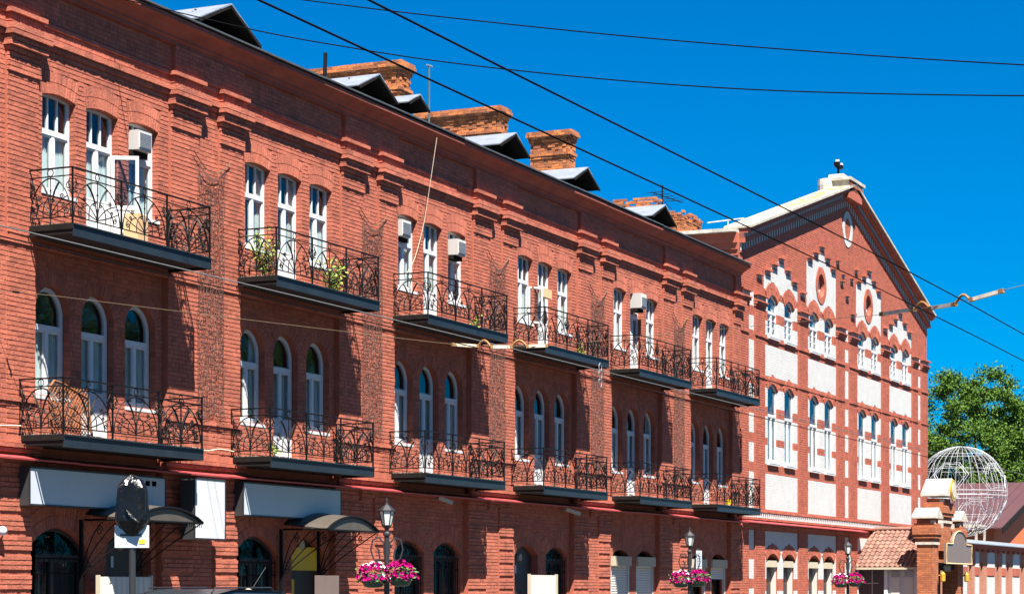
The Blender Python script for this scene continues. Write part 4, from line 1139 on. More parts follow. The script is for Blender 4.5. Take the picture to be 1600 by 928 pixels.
MB().box(-.02, .44, -.02, .0, 0, .68).build("plate", "sign_white", t)
m = MB()
for i in range(7): m.box(.05, .05 + random.uniform(.2, .33), -.024, -.0205, .58 - i * .075, .60 - i * .075)
m.build("print_line", "grey_metal", t)
m = MB(); m.tube([(.22 + .27 * math.cos(a), .02, .32 + .42 * math.sin(a)) for a in [2 * PI * i / 20 for i in range(20)]], .014, 4, closed=True); m.build("frame", "pole", t)
t = thing("round_sign", "small pictured plaque in an oval frame on the farthest street lamp", "sign", (78.25, -2.36, 2.15), 0)
m = MB(); m.tube([(.22 + .2 * math.cos(a), 0, .32 + .36 * math.sin(a)) for a in [2 * PI * i / 20 for i in range(20)]], .02, 4, closed=True); m.build("frame", "pole", t)
MB().prism([(.22 + .19 * math.cos(a), .32 + .35 * math.sin(a)) for a in [2 * PI * i / 20 for i in range(20)]], -.01, .01).build("plate", "lantern_glass", t, recalc=True)

# ================================================================== TRAFFIC LIGHT under a bag, car, post
t = thing("traffic_light", "traffic light wrapped in black plastic on a dark pole with a sign plate", "traffic light", (23.61, -8, 0), -math.radians(63))
MB().lathe([(.07, 0), (.07, .2), (.045, .22), (.042, 2.5)], (0, 0, 0), 10).build("pole", "pole", t)
m = MB(); n = 44; prof_ = [(.06, 2.26), (.10, 2.32), (.16, 2.38), (.205, 2.46), (.19, 2.60), (.18, 2.78), (.19, 2.90), (.13, 2.99), (.05, 3.03), (.005, 3.05)]; rr_ = random.Random(4)
fold = [(rr_.uniform(2, 9), rr_.uniform(-9, 9), rr_.uniform(0, 6), rr_.uniform(.015, .05)) for _ in range(9)]; NR = 34
for i in range(NR + 1):
    t_ = i / NR * (len(prof_) - 1); j = min(int(t_), len(prof_) - 2); f_ = t_ - j
    r = prof_[j][0] * (1 - f_) + prof_[j + 1][0] * f_; z = prof_[j][1] * (1 - f_) + prof_[j + 1][1] * f_
    for k in range(n):
        a = 2 * PI * k / n; rr = r * (1 + sum(am * min(1, (3.05 - z) * 4) * abs(math.sin(round(fa) * a + fz * z + ph)) for fa, fz, ph, am in fold) - .12 + rr_.uniform(-.02, .02)); sq = 1 / max(abs(math.cos(a)), abs(math.sin(a))) ** .6
        m.v.append((rr * math.cos(a) * sq, rr * math.sin(a) * sq * .8, z + rr_.uniform(-.008, .008)))
for i in range(NR):
    for k in range(n): m.f.append((i * n + k, i * n + (k + 1) % n, (i + 1) * n + (k + 1) % n, (i + 1) * n + k))
m.f.append(tuple(NR * n + k for k in range(n)))
m.build("plastic_wrap", "plastic_bag", t)
m = MB(); m.add([(-.02, -.21, 2.95), (.05, -.2, 2.93), (.17, -.185, 2.55), (.12, -.21, 2.42), (.0, -.22, 2.5), (-.07, -.2, 2.62)], [(0, 1, 2, 3, 4, 5)]); m.build("loose_fold", "plastic_bag", t)
m = MB().box(-.22, .22, -.05, -.035, 2.11, 2.40); m.build("sign_plate", "sign_grey", t)
MB().box(.09, .17, -.056, -.0505, 2.16, 2.215).build("sticker", "yellow_print", t)
m = MB(); m.box(-.15, -.02, -.06, -.0505, 2.26, 2.285); m.box(.03, .13, -.06, -.0505, 2.26, 2.285); m.build("bracket", "pole", t)

def car(loc, rz, label):
    t = thing("parked_car", label, "car", loc, rz)
    prof = [(-2.25, .35), (2.2, .35), (2.25, .7), (2.1, .92), (1.2, 1.08), (.6, 1.60), (-.2, 1.70), (-1.6, 1.68), (-2.1, 1.25), (-2.25, 1.0)]
    def ring_(y, s): return [(x * (1 - .02 * s), y, z) for x, z in prof]
    m = MB(); ys = [(-.86, 1), (-.9, 0), (.9, 0), (.86, 1)]
    V = []
    for yy, s in ys:
        for x, z in prof:
            k = max(0, (z - 1.0) / .7); V.append((x * (1 - .015 * s), yy * (1 - .22 * k), z - (.03 if s else 0)))
    n = len(prof); F = [tuple(reversed(range(n))), tuple(range(3 * n, 4 * n))]
    for i in range(3):
        for k in range(n): F.append((i * n + k, i * n + (k + 1) % n, (i + 1) * n + (k + 1) % n, (i + 1) * n + k))
    m.add(V, F); m.build("body", "car_paint", t, recalc=True)
    for s in (-1, 1):
        w_ = MB().prism([(1.0, 1.08), (.52, 1.52), (-.25, 1.58), (-1.45, 1.56), (-1.85, 1.14)], s * .74, s * .872); w_.build("side_window", "glass_dark", t, recalc=True)
        MB().tube([(.35, s * .60, 1.64), (.25, s * .60, 1.72), (-1.4, s * .60, 1.72), (-1.5, s * .60, 1.66)], .014, 6).build("roof_rail", "pole", t)
        MB().box(2.12, 2.24, s * .55, s * .82, .68, .84).build("headlight", "sign_white", t)
        for x in (-1.4, 1.4):
            w2 = MB().tube([(x, s * .72, .32), (x, s * .92, .32)], .32, 20).build("wheel", "rubber", t)
            MB().tube([(x, s * .915, .32), (x, s * .93, .32)], .2, 16).build("rim", "grey_metal", w2)
    MB().add
    m = MB(); m.tube([(-1.3, .3, 1.68), (-1.75, .3, 2.05)], .006, 4); m.build("aerial", "pole", t)
car((28.5, -5.75, -.126), PI, "dark blue grey car with roof rails parked below the leftmost balconies")
o = tag(MB().lathe([(.12, 0), (.12, 1.30), (.125, 1.40), (.11, 1.50), (.07, 1.56), (.02, 1.58)], (0, 0, 0), 14).build("round_post", "cream"), "rounded cream post standing behind the parked car", "post"); o.location = (34.1, -3.4, 0)

# white corrugated panels by the entrances
def corr(u0, u1, y, z1, label, m="sign_white", group="white corrugated screens by the entrances"):
    t = thing("corrugated_screen", label, "screen", (u0, y, 0), group=group); k = MB(); n = int((u1 - u0) / .045); vs = []
    for i in range(n + 1):
        x = (u1 - u0) * i / n; yy = .05 if i % 4 == 0 else 0
        vs += [(x, yy, .1), (x, yy, z1)]
    k.add(vs, [(2 * i, 2 * i + 2, 2 * i + 3, 2 * i + 1) for i in range(n)]); k.build("sheet", "shutter", t)
    MB().box(-.04, 0, -.02, .06, 0, z1 + .03).build("post", "cream", t); MB().box(u1 - u0, u1 - u0 + .05, -.02, .06, 0, z1 + .03).build("post", "cream", t)
corr(53.3, 55.1, -.55, 1.93, "white corrugated screen beside the dark doorway of the fourth bay")
corr(33.9, 35.6, -.30, 1.80, "white corrugated screen below the canopy behind the bagged traffic light")
o = tag(MB().box(0, 1.1, 0, .05, .1, 1.86).build("open_door", "gate_sign"), "open brown door leaf beside the yellow doorway", "door"); place(o, (41.25, -.8, 0), 0.05)

# cameras and wall lamp
for u, z, dx, lb in ((48.6, 3.80, .25, "white security camera under the third lower balcony"), (56.75, 3.78, .42, "white security camera under the fourth lower balcony")):
    t = thing("security_camera", lb, "camera", (u, 0, z), group="security cameras on the brick wall")
    MB().tube([(0, .05, 0), (0, -.12, 0)], .02, 6).build("arm", "grey_metal", t)
    m = MB(); m.obox((-.04, -.14, .03), (dx, -.38, -.10), .10, .09); m.build("housing", "ac_white", t)
t = thing("wall_lamp", "small white globe lamp on the brick wall left of the first window", "lamp", (31.15, -.1, 2.5))
MB().tube([(0, .12, -.08), (0, -.05, -.08), (0, -.08, 0)], .014, 5).build("arm", "pole", t); m = MB(); m.lathe([(.01, 0), (.06, .03), (.085, .09), (.06, .15), (.01, .175)], (0, -.08, 0), 12); m.build("globe", "sign_white", t, smooth=True)

# ================================================================== ROOF BITS
t = thing("roof_antenna", "thin green antenna mast beside the small dormer", "antenna", (56.38, 4, 14.5)); MB().tube([(0, 0, 0), (0, 0, 2.15)], .03, 6).build("mast", "green_paint", t); m = MB(); m.tube([(-.15, 0, 2.15), (.2, 0, 2.17)], .025, 5); m.tube([(0, 0, 2.17), (.55, .2, 2.3)], .01, 4); m.build("crossbar", "grey_metal", t)
t = thing("television_antenna", "dark television antenna above the broken chimney by the gable", "antenna", (78.5, 5, 14.9)); MB().tube([(0, 0, 0), (0, 0, 2.1)], .03, 6).build("mast", "iron", t)
m = MB(); m.tube([(-.9, .1, 1.70), (2.0, -.1, 1.75)], .02, 4)
for i in range(5): x = -.7 + i * .5; m.tube([(x, -.35, 1.72), (x, .35, 1.72)], .014, 4)
m.tube([(0, 0, 1.55), (1.6, .2, 1.45)], .018, 4); m.build("crossbar", "iron", t)
t = thing("roof_railing", "thin white two bar railing on the roof left of the gable", "railing", (78, 3, 14.2))
m = MB(); m.tube([(0, 0, 1.15), (4.4, 0, 2.0)], .025, 4); m.tube([(-1.2, 0, .55), (4.4, 0, 1.15)], .025, 4); m.tube([(2.4, 0, 0), (2.4, 0, 1.65)], .025, 4); m.build("bars", "sign_white", t)
o = tag(MB().tube([(0, 0, 0), (.06, 0, 1.15)], .05, 8).build("vent_pipe", "iron"), "short dark vent pipe beside the long left chimney", "pipe"); o.location = (46.6, 2.0, 13.5)
t = thing("roof_floodlight", "dark floodlight cluster on top of the gable apex", "floodlight", (GC - .45, .2, 18.30)); MB().tube([(0, 0, 0), (0, 0, .35)], .05, 6).build("mast", "iron", t)
m = MB(); m.box(-.28, .28, -.05, .05, .3, .38); m.box(-.32, -.14, -.12, .1, .36, .52); m.box(.10, .30, -.12, .1, .32, .46); m.build("lamp_head", "iron", t); m = MB(); m.box(-.34, -.26, -.12, .02, .52, .60); m.box(.22, .34, -.1, .02, .46, .56); m.build("glass_cap", "sign_white", t)

# ================================================================== WIRES
def unp(x, y, o):                               # bearing and height of a sighted wire point at street offset o
    ph = math.atan((x - 800) / 3400); th = ph + PI / 2 - YAW; dd = 24 - o
    return (dd * math.tan(th), -o, 1.6 + (917 - y) * dd / math.cos(th) * math.cos(ph) / 3400)
def catmull(P, n=6):
    out = []; P = [Vector(p) for p in P]
    for i in range(len(P) - 1):
        a, b, c, d_ = P[max(i - 1, 0)], P[i], P[i + 1], P[min(i + 2, len(P) - 1)]
        for k in range(n):
            t = k / n; out.append(.5 * ((2 * b) + (c - a) * t + (2 * a - 5 * b + 4 * c - d_) * t * t + (3 * b - a - 3 * c + d_) * t ** 3))
    out.append(P[-1]); return out
def wire(name, pts, r, label, m="wire", cat="cable", sm=True):
    mb = MB(); mb.tube(catmull(pts) if sm else pts, r, 5)
    return tag(mb.build(name, m), label, cat, "overhead wires across the street")
wire("trolley_wire", [(2, -15.95, 5.75), (13.4, -15.95, 5.80), (33.6, -15.95, 5.90), (60, -15.95, 5.78), (110, -15.95, 5.8)], .009, "thick trolley wire running down the street, left one at the top edge", cat="wire")
wire("trolley_wire", [(2, -16.6, 5.8), (13.9, -16.6, 5.84), (33.4, -16.6, 6.0), (60, -16.6, 5.84), (110, -16.6, 5.85)], .009, "thick trolley wire running down the street, right one at the top edge", cat="wire")
wire("trolley_wire", [(4, -7.7, 5.9), (21.3, -7.7, 5.93), (33.6, -7.7, 5.95), (57.4, -7.7, 5.92), (110, -7.7, 5.9)], .009, "upper of the two grey wires passing below the upper balconies", "wire_grey", cat="wire")
wire("trolley_wire", [(4, -8.3, 5.65), (20.5, -8.3, 5.65), (33.3, -8.3, 5.66), (55.2, -8.3, 5.58), (110, -8.3, 5.6)], .009, "lower of the two grey wires passing below the upper balconies", "wire", cat="wire")
def acr(x, y, u=34.):
    ph = math.atan((x - 800) / 3400); th = ph + PI / 2 - YAW; return unp(x, y, 24 - u / math.tan(th))
wire("telephone_cable", [acr(x, y) for x, y in ((300, -24), (470, 0), (700, 28), (1000, 59), (1300, 83), (1600, 102), (1900, 116))], .011, "thin black cable highest across the blue sky")
wire("telephone_cable", [(34.4, -.4, 12.7)] + [acr(x, y) for x, y in ((400, 48), (560, 77), (700, 98), (900, 120), (1100, 136), (1300, 145), (1600, 150), (1900, 148))], .011, "thin black cable from the eave below the highest cable")
SP = [unp(*p) for p in ((-30, 452, .02), (20, 456, .5), (90, 463, 1.2), (300, 489, 3.4), (690, 536, 7.2), (757, 540, 7.7), (810, 541, 8.3), (860, 540, 8.8), (960, 530, 9.9), (1140, 513, 11.9), (1280, 500, 13.6), (1380, 491, 15.0), (1447, 481, 15.95), (1505, 469, 16.6), (1570, 453, 17.3), (1610, 443, 17.7), (2000, 350, 21))]
wire("span_wire", SP, .0048, "rusty span wire holding the trolley wire insulators", "span", cat="wire")
t = thing("wire_turnbuckle", "small dark turnbuckle on the span wire beside the first lower window", "turnbuckle", SP[1]); MB().obox((0, 0, 0), tuple(Vector(unp(30, 457, .62)) - Vector(SP[1])), .035, .035).build("body", "iron", t)
def insul(plist, arcs, label):
    o = Vector(unp(*plist[0][0])); t = thing("wire_insulator", label, "insulator", tuple(o), group="insulators on the span wire")
    for (a, b) in plist:
        p, q = Vector(unp(*a)) - o, Vector(unp(*b)) - o; m = MB(); m.obox(tuple(p), tuple(q), .055, .055); m.build("insulator_bar", "insulator", t)
        for s in (.0, .88): MB().obox(tuple(p.lerp(q, s)), tuple(p.lerp(q, s + .12)), .062, .062).build("end_clamp", "rust", t)
    for (a, b) in arcs:
        p, q = Vector(unp(*a)) - o, Vector(unp(*b)) - o; m = MB(); m.tube([tuple(p.lerp(q, i / 10) + Vector((0, 0, .11 * math.sin(PI * i / 10)))) for i in range(11)], .021, 5); m.build("wire_hanger", "rust", t)
insul([((706, 538, 7.35), (748, 541, 7.6)), ((766, 542, 7.85), (800, 542, 8.15)), ((822, 541, 8.4), (856, 540, 8.75))], [((747, 541, 7.6), (767, 542, 7.86)), ((799, 542, 8.14), (823, 541, 8.41))], "orange and cream insulators on the span wire over the third upper balcony")
insul([((1376, 491, 14.95), (1430, 483, 15.7)), ((1452, 482, 16.0), (1494, 475, 16.5)), ((1515, 469, 16.75), (1568, 454, 17.3))], [((1429, 484, 15.7), (1453, 482, 16.0)), ((1493, 475, 16.5), (1516, 469, 16.75))], "rusty insulators on the span wire against the sky right of the gable")
wire("hanging_cable", [(47.85, -.45, 12.6), (47.82, -.3, 11.6), (47.75, -.14, 10.5), (47.3, -.12, 9.6), (46.8, -.11, 9.1)], .007, "pale cable hanging from the eave over the third bay", "rope")
m = MB()
for z, r in ((7.55, .10), (7.35, .12), (7.13, .11)): m.tube([(r * math.cos(a), 0, z + r * 1.2 * math.sin(a)) for a in [2 * PI * i / 16 for i in range(16)]], .012, 4, closed=True)
o = tag(m.build("cable_coil", "grey_metal"), "grey coils of cable hanging below the fourth upper balcony", "cable"); o.location = (57.05, -1.06, .25)
for k, (u, z) in enumerate(((30.2, 4.42), (37.4, 4.42))):
    wire("wall_cable", [(u, -.10, z), (u + .5, -.10, z - .04), (u + 1.0, -.11, z + .02), (u + 1.55, -.12, z + (.05 if k == 0 else .0))], .014, ("pale cable along the pier left of the leftmost lower balcony", "pale cable along the pier between the first two lower balconies")[k], "rope")

# ================================================================== PORCH with tiled roof (left slope faces along the street)
t = thing("tiled_porch", "porch with a red clay tile roof projecting from the gable building", "porch", (87.7, 0, 0))
ue, ze_, ur, zr, yd = 87.7, 2.50, 90.65, 4.08, 2.75
m = MB(); m.prism([(0, 2.40), (ur - ue, 3.98), (2 * (ur - ue), 2.40), (2 * (ur - ue) - .05, 2.33), (ur - ue, 3.88), (.05, 2.33)], -yd, 0.0); m.build("roof_deck", "dark_wood", t, recalc=True)
LS = math.hypot(ur - ue, zr - ze_); ang = math.atan2(zr - ze_, ur - ue)
rows_n, cols_n = 10, 13; tl = LS / rows_n; tw = yd / cols_n
tm = MB(); nn = 6; vs = []
for i in range(nn + 1):
    yy = tw * (i / nn); h = .028 * math.sin(2 * PI * i / nn) + .03
    vs += [(0, -yy, h + .03), (tl * 1.12, -yy, h)]
tm.add(vs, [(2 * i, 2 * i + 1, 2 * i + 3, 2 * i + 2) for i in range(nn)])
tm.add([(0, 0, 0), (0, -tw, 0)] + [(0, -tw * i / nn, .028 * math.sin(2 * PI * i / nn) + .06) for i in range(nn, -1, -1)], [tuple(range(nn + 3))])
tile_me = tm.build("roof_tile", "tile"); first = True
for side in (0, 1):
    for r in range(rows_n):
        for c in range(cols_n):
            o = tile_me if first else tile_me.copy()
            if not first: COL.objects.link(o)
            first = False; o.parent = t
            s = r * tl
            if side == 0:
                o.location = (s * math.cos(ang), -c * tw - .0, 2.41 + s * math.sin(ang) + random.uniform(-.006, .006)); o.rotation_euler = (0, -ang + random.uniform(-.012, .012), random.uniform(-.012, .012))
            else:
                o.location = (2 * (ur - ue) - s * math.cos(ang), -c * tw - tw, 2.41 + s * math.sin(ang)); o.rotation_euler = (0, -ang, PI)
m = MB(); m.tube([(ur - ue, 0, zr - .02), (ur - ue, -yd, zr - .02)], .10, 8); m.build("ridge_cap", "tile", t)
m = MB(); m.box(-.03, .02, -yd, 0, 2.33, 2.42); m.build("eave_board", "cream", t)
m = MB(); m.box(.35, 5.5, -.95, -.05, 0, .1); m.build("step", "paving", t)
for a_, b_ in ((-yd + .1, -yd + .25), (-1.35, -1.2), (-.12, -.02)): MB().box(.3, .45, a_, b_, 0, 2.4).build("post", "white_frame", t)
m = MB(); m.box(.40, .46, -1.2, -.12, 0, 2.35); m.build("door", "door_dark", t)
m = MB(); m.box(.37, .40, -.95, -.35, 1.75, 1.79); m.box(.38, .40, -.70, -.66, .2, 2.3); m.build("door_rail", "grey_metal", t)
m = MB(); m.box(.36, .5, -yd + .25, -1.35, 0, 2.4); m.build("side_wall", "white_paint", t)
for y0 in (-1.85, -2.4): 
    f = MB().box(.345, .36, y0, y0 + .38, .9, 2.3).build("window", "shutter", t); MB().box(.335, .345, y0 + .02, y0 + .36, 2.02, 2.28).build("blind", "grey_metal", f)
m = MB(); m.box(5.4, 5.55, -yd + .1, -yd + .25, 0, 2.4); m.build("post", "white_frame", t)

# ================================================================== GATEHOUSE
t = thing("brick_gatehouse", "orange brick gatehouse with white stone gabled caps and a brown arched sign board", "gatehouse", (87.3, -2.66, .18)); t.scale = (.887, .887, .887)
gbk = MB(); gcore = MB(); gwh = MB()
def pier(x0, x1, y0, y1, z0, z1):
    gcore.box(x0 + .012, x1 - .012, y0 + .012, y1 - .012, z0, z1)
    r = 0; z = z0
    while z < z1 - .04:
        for (a, b, fn) in ((x0, x1, lambda p, q: gbk.box(p, q, y0, y0 + .05, z + .006, z + .08)), (y0 + .055, y1, lambda p, q: gbk.box(x0, x0 + .05, p, q, z + .006, z + .08)), (y0 + .055, y1, lambda p, q: gbk.box(x1 - .05, x1, p, q, z + .006, z + .08))):
            x = a - (r % 2) * .13
            while x < b:
                p, q = max(a, x) + .005, min(b, x + .262) - .005
                if q - p > .03: fn(p, q)
                x += .262
        z += CH; r += 1
def gcap(x0, x1, y0, y1, z, h):                 # white gabled stone cap, ridge runs back from the street
    xm = (x0 + x1) / 2
    gwh.prism([(x0, z), (x1, z), (x1, z + .10), (xm, z + h), (x0, z + .10)], y0, y1)
def head(x0, x1, y0, y1, z0):
    for i, o in enumerate((.05, .12, .17, .17, .10)): pier(x0 - o, x1 + o, y0 - o, y1 + o, z0 + .12 + i * .17, z0 + .29 + i * .17)
    gwh.box(x0 - .06, x1 + .06, y0 - .06, y1 + .06, z0, z0 + .12)
    gwh.box(x0 - .02, x0 + .2, y0 - .10, y0 + .1, z0 + .97, z0 + 1.1)
for x0, x1 in ((0, 1.1), (5.2, 6.3)):
    pier(x0, x1, -.82, -.08, -.2, 3.55); head(x0, x1, -.82, -.08, 3.55); pier(x0, x1, -.82, -.08, 4.52, 4.75); gcap(x0 - .22, x1 + .22, -1.0, .10, 4.75, .50)
pier(2.2, 4.1, -.72, .0, 3.3, 5.75); head(2.2, 4.1, -.72, .0, 4.6)
gcap(2.0, 4.3, -1.0, .22, 5.85, .85)
gwh.box(1.8, 2.2, -.8, 0, 4.35, 4.6); gwh.box(4.1, 4.5, -.8, 0, 4.35, 4.6)
pier(1.1, 5.2, -.55, .0, 2.75, 3.9)
gwh.prism([(1.1, 3.9), (2.2, 4.35), (2.2, 4.2), (1.1, 3.75)], -.7, .05); gwh.prism([(5.2, 3.9), (4.1, 4.35), (4.1, 4.2), (5.2, 3.75)], -.7, .05)
part(gcore, "core", "gable_mortar", t); part(gbk, "brick", "orange_brick", t, kind="stuff") if False else None
def local(mb, name, m, **k): return mb.build(name, m, t, **k)
bpy.data.objects.remove(t.children[0])
local(gcore, "core", "gable_mortar"); local(gbk, "brick", "orange_brick", kind="stuff"); local(gwh, "stone_cap", "white_old", recalc=True)
sp = [(1.0, 0), (6.3, 0), (6.3, .92)] + [(3.7 + 1.45 * math.cos(PI * i / 16) , .92 + .62 * math.sin(PI * i / 16)) for i in range(17)][0:17] + [(1.0, .92)]
m = MB().prism([(x, 2.70 + z) for x, z in sp], -1.22, -1.10); local(m, "sign_board", "gate_sign", recalc=True)
m = MB(); P = [(x, -1.23, 2.70 + z) for x, z in sp]; m.tube(P, .035, 4, closed=True); local(m, "sign_rim", "tan")
m = MB(); m.tube([(3.15, -1.0, 6.15), (3.15, -1.08, 6.15)], .50, 24); local(m, "emblem", "gold"); m = MB(); m.tube([(3.15, -1.08, 6.15), (3.15, -1.10, 6.15)], .36, 20); local(m, "emblem_field", "white_old")
m = MB()
for i in range(12): m.box(1.5 + i * .3, 1.62 + i * .3, -.72, -.55, 2.45, 2.75)
local(m, "valance_bar", "iron"); m = MB()
for i in range(6): m.box(2.6 + i * .2, 2.7 + i * .2, -.8, -.72, 2.35, 2.62)
local(m, "valance_tooth", "cream")
m = MB(); m.box(1.15, 5.15, .02, .06, -.2, 2.75); local(m, "gate_leaf", "door_brown")
for x in (.8, 5.75):
    m = MB(); m.tube([(x, -.9, 2.15), (x, -1.1, 2.15)], .03, 6); m.lathe([(.05, -.25), (.12, -.2), (.12, .12), (.02, .22)], (x, -1.1, 2.1), 8); local(m, "wall_lamp", "gold")

# ================================================================== RIGHT BOUNDARY WALL
t = thing("boundary_wall", "red stucco wall with white panels and narrow arched niches right of the gatehouse", "wall", (93.0, -2.9, .18)); t.scale = (.887, .887, .887)
W = 30; wm = MB(); 
niches = []
x = 1.25
pans = []
while x < W - 3:
    pans.append((x, x + 1.75)); pans.append((x + 3.75, x + 4.55)); niches.append(x + 2.75); niches.append(x + 5.4); x += 6.6
ops = [Opening(n, .62, .6, 2.72, .28, 0) for n in niches]
wall_panel(wm, [(0, -.2), (W, -.2), (W, 3.75), (0, 3.75)], [o.outline(10) for o in ops], 0, .35); wm.box(0, W, .36, .5, 0, 3.7)
wm.build("wall", "stucco", t)
m = MB()
for a, b in pans:
    for z0, z1 in ((2.62, 3.45), (.3, 2.15)): m.box(a, b, -.05, .0, z0, z1)
m.build("white_panel", "white_paint", t)
m = MB()
for n in niches: m.box(n - .31, n + .31, .30, .355, .5, 3.0)
m.build("niche_back", "white_paint", t)
m = MB(); 
for a, b in pans: m.box(a, b, -.08, 0, 2.2, 2.6)
m.build("red_band", "gable_brick", t)
m = MB(); m.box(0, W, -.18, .3, 3.55, 3.78); 
for i in range(int(W / 1.3)): m.box(i * 1.3, i * 1.3 + .65, -.14, -.0, 3.40, 3.55)
m.build("cornice", "gable_brick", t)
m = MB(); m.prism([(-.45, 3.80), (.6, 4.05), (.6, 4.0), (-.45, 3.76)], 0, W, 'x'); m.build("roof_sheet", "zinc", t, recalc=True)

# ================================================================== WIRE GLOBE
t = thing("wire_globe", "large white wire mesh globe standing on the low roof behind the gatehouse", "sculpture", (112.6, 1.1, 0))
R = 2.36; cz = 6.55; m = MB(); m2 = MB()
for i in range(18):
    a = PI * i / 18 + .1
    m.tube([(R * math.cos(a) * math.cos(b), R * math.sin(a) * math.cos(b), cz + R * math.sin(b)) for b in [2 * PI * k / 40 for k in range(40)]], .009, 4, closed=True)
for lat in (-.95, -.55, -.1, .0, .5, .95):
    m.tube([(R * math.cos(lat) * math.cos(b), R * math.cos(lat) * math.sin(b), cz + R * math.sin(lat)) for b in [2 * PI * k / 40 for k in range(40)]], .016 if abs(lat) < .2 else .009, 4, closed=True)
for q in range(10):
    a = 2 * PI * q / 5 + .6; lat = .35 if q < 5 else -.5; 
    for rad in (.42, .36):
        pts = []
        for k in range(7):
            b = 2 * PI * k / 6; la = lat + rad * .8 * math.sin(b); lo = a + (PI / 5 if q >= 5 else 0) + rad * math.cos(b); pts.append((1.005 * R * math.cos(la) * math.cos(lo), 1.005 * R * math.cos(la) * math.sin(lo), cz + R * math.sin(la)))
        m.tube(pts, .013, 4)
for i in range(240):                                # fine light strings
    la = random.uniform(-1.3, 1.3); lo = random.uniform(0, 2 * PI); dl, dm = random.uniform(-.25, .25), random.uniform(-.2, .2)
    m2.tube([(R * math.cos(la + dl * s) * math.cos(lo + dm * s), R * math.cos(la + dl * s) * math.sin(lo + dm * s), cz + R * math.sin(la + dl * s)) for s in (0, .5, 1)], .006, 3)
m.build("wire_frame", "globe_wire", t); m2.build("light_string", "globe_wire", t, kind="stuff")
m = MB(); 
for x, y in ((-1, -1), (1, -1), (1, 1), (-1, 1)): m.box(x - .06, x + .06, y - .06, y + .06, 3.9, 4.75)
m.box(-1.1, 1.1, -1.06, -.98, 4.72, 4.84); m.box(-1.1, 1.1, .98, 1.06, 4.72, 4.84); m.box(-1.06, -.98, -1, 1, 4.72, 4.84); m.box(.98, 1.06, -1, 1, 4.72, 4.84); m.build("stand", "white_old", t)
t = thing("low_building", "low flat roofed building behind the boundary wall", "building", (106.2, 1.0, 0)); MB().box(0, 20, 0, 8, 0, 3.9).build("wall", "stucco", t); MB().box(-.1, 20.1, -.1, 8.1, 3.9, 4.0).build("roof", "zinc", t)

# ================================================================== ORANGE HOUSE behind
t = thing("orange_house", "orange walled house with a dark maroon metal roof behind the boundary wall", "house", (131, 3, 0))
Wd, D_, ze_, zr = 28, 16, 5.1, 8.45
m = MB(); m.prism([(0.4, 0), (Wd - .4, 0), (Wd - .4, ze_), (Wd / 2, zr), (0.4, ze_)], .3, D_); m.build("wall", "orange_wall", t, recalc=True)
for s in (0, 1):
    xs_ = (0, Wd / 2) if s == 0 else (Wd, Wd / 2)
    m = MB(); m.add([(xs_[0], -.3, ze_), (xs_[1], -.3, zr), (xs_[1], D_ + .3, zr), (xs_[0], D_ + .3, ze_), (xs_[0], -.3, ze_ + .08), (xs_[1], -.3, zr + .08), (xs_[1], D_ + .3, zr + .08), (xs_[0], D_ + .3, ze_ + .08)], [(0, 1, 2, 3), (7, 6, 5, 4), (0, 4, 5, 1), (1, 5, 6, 2), (2, 6, 7, 3), (3, 7, 4, 0)]); rfo = m.build("roof", "maroon_roof", t, recalc=True)
    m = MB(); nse = 26
    for i in range(1, nse):
        y = D_ * i / nse; m.obox((xs_[0], y, ze_ + .1), (xs_[1], y, zr + .1), .02, .05)
    m.build("standing_seam", "maroon_roof", rfo)
    m = MB(); m.add([(xs_[0], -.34, ze_ - .30), (xs_[1], -.34, zr - .30), (xs_[1], -.34, zr + .09), (xs_[0], -.34, ze_ + .09), (xs_[0], -.26, ze_ - .30), (xs_[1], -.26, zr - .30), (xs_[1], -.26, zr + .09), (xs_[0], -.26, ze_ + .09)], [(0, 1, 2, 3), (7, 6, 5, 4), (0, 4, 5, 1), (1, 5, 6, 2), (2, 6, 7, 3), (3, 7, 4, 0)]); m.build("bargeboard", "dark_wood", t)

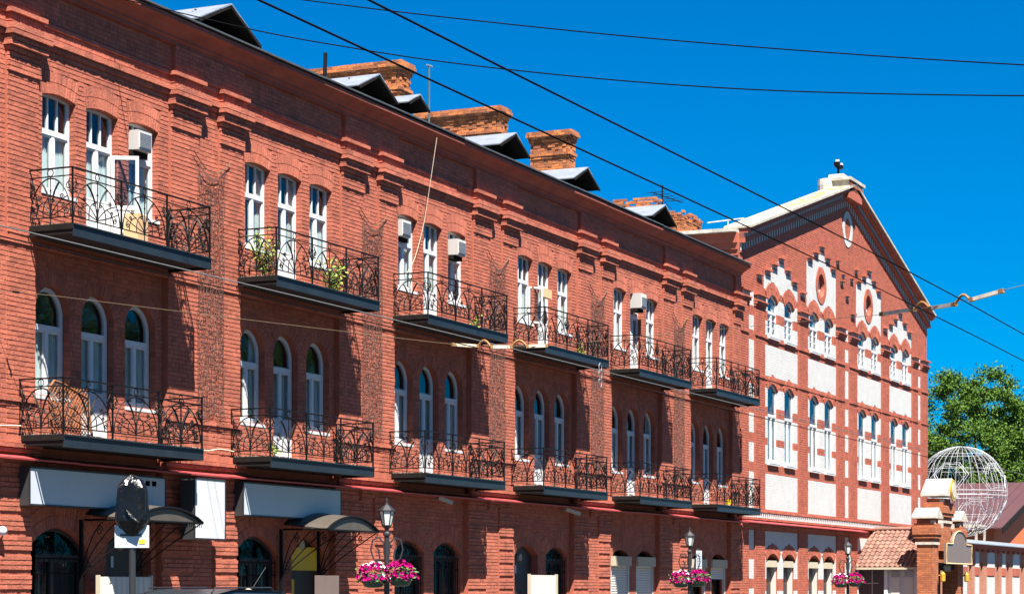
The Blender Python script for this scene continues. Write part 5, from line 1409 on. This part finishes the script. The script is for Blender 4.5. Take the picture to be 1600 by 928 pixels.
# ================================================================== TREES
def tree(loc, H, R, label, nclump=90, leaves=240, seed=1):
    rnd = random.Random(seed); t = thing("broadleaf_tree", label, "tree", loc, group="broadleaf trees behind the gatehouse")
    tr = MB(); tips = []
    tr.tube([(0, 0, 0), (.1, 0, H * .2), (-.1, .1, H * .38), (.1, 0, H * .55), (0, 0, H * .8)], [.45, .36, .30, .2, .05], 9)
    for i in range(26):
        a = rnd.uniform(0, 2 * PI); z0 = H * rnd.uniform(.25, .62); L = R * rnd.uniform(.55, .95); up = rnd.uniform(.15, .9)
        p = [Vector((0, 0, z0))]
        for q in (.35, .7, 1): p.append(Vector((math.cos(a + q * .3) * L * q, math.sin(a + q * .3) * L * q, z0 + L * up * q + rnd.uniform(-.2, .3))))
        tr.tube(p, [.15, .10, .06, .02], 5); tips += p[2:]
    tr.build("trunk", "bark", t)
    lf = MB(); cz = H * .62; RZ_ = H * .38
    cl = []
    for i in range(nclump):
        while True:
            v = Vector((rnd.uniform(-1, 1), rnd.uniform(-1, 1), rnd.uniform(-1, 1)))
            if .35 < v.length < 1: break
        k = 1 - .25 * max(0, v.z) + rnd.uniform(-.12, .1)
        cl.append((Vector((v.x * R * k, v.y * R * k, cz + v.z * RZ_)), rnd.uniform(.5, 1.05)))
    for tp in tips: cl.append((tp, rnd.uniform(.45, .9)))
    for c, r in cl:
        for j in range(leaves):
            g = Vector((rnd.gauss(0, .5), rnd.gauss(0, .5), rnd.gauss(0, .33))) * r; p = c + g; s = rnd.uniform(.075, .15)
            n = (Vector((rnd.uniform(-1, 1), rnd.uniform(-1, 1), rnd.uniform(-.2, 1.2)))).normalized(); x = n.orthogonal().normalized(); a = rnd.uniform(0, 2 * PI); y = n.cross(x); x, y = x * math.cos(a) + y * math.sin(a), y * math.cos(a) - x * math.sin(a)
            lf.add([tuple(p - x * s), tuple(p + y * s * .5 + n * s * .15), tuple(p + x * s), tuple(p - y * s * .5 + n * s * .15)], [(0, 1, 2, 3)])
    lf.build("crown", "leaf", t, kind="stuff")
    return t
tree((157.0, 10.0, 0), 17.6, 6.6, "tall broadleaf tree beside the gable building behind the wire globe", 190, 400, 3)
tree((172.0, 7.0, 0), 17.5, 6.0, "broadleaf tree at the right edge behind the orange house", 160, 380, 5)
tree((168.0, 19.0, 0), 14.0, 5.6, "lower broadleaf tree partly behind the right end of the gable building", 130, 340, 9)

# trees along the opposite pavement (behind the camera; the windows mirror them)
t1 = tree((0, 0, 0), 17.5, 5.6, "x", 90, 170, 12)
belt = MB()
for ch in list(t1.children):
    if ch.name.startswith("crown"): cv = [v.co.copy() for v in ch.data.vertices]; cf = [tuple(p.vertices) for p in ch.data.polygons]
    bpy.data.objects.remove(ch)
bpy.data.objects.remove(t1)
for i in range(12):
    an = i * 1.3; ox, oy = -6 + i * 9.5, -31 + random.uniform(-1, 1); ca, sa = math.cos(an), math.sin(an)
    belt.add([(c.x * ca - c.y * sa + ox, c.x * sa + c.y * ca + oy, c.z) for c in cv], cf)
    belt.tube([(ox, oy, 0), (ox + .1, oy, 5), (ox, oy, 9)], [.3, .22, .08], 7)
o = belt.build("tree_belt", "leaf", kind="stuff"); tag(o, "row of broadleaf trees along the opposite pavement, mirrored darkly in the windows", "trees")
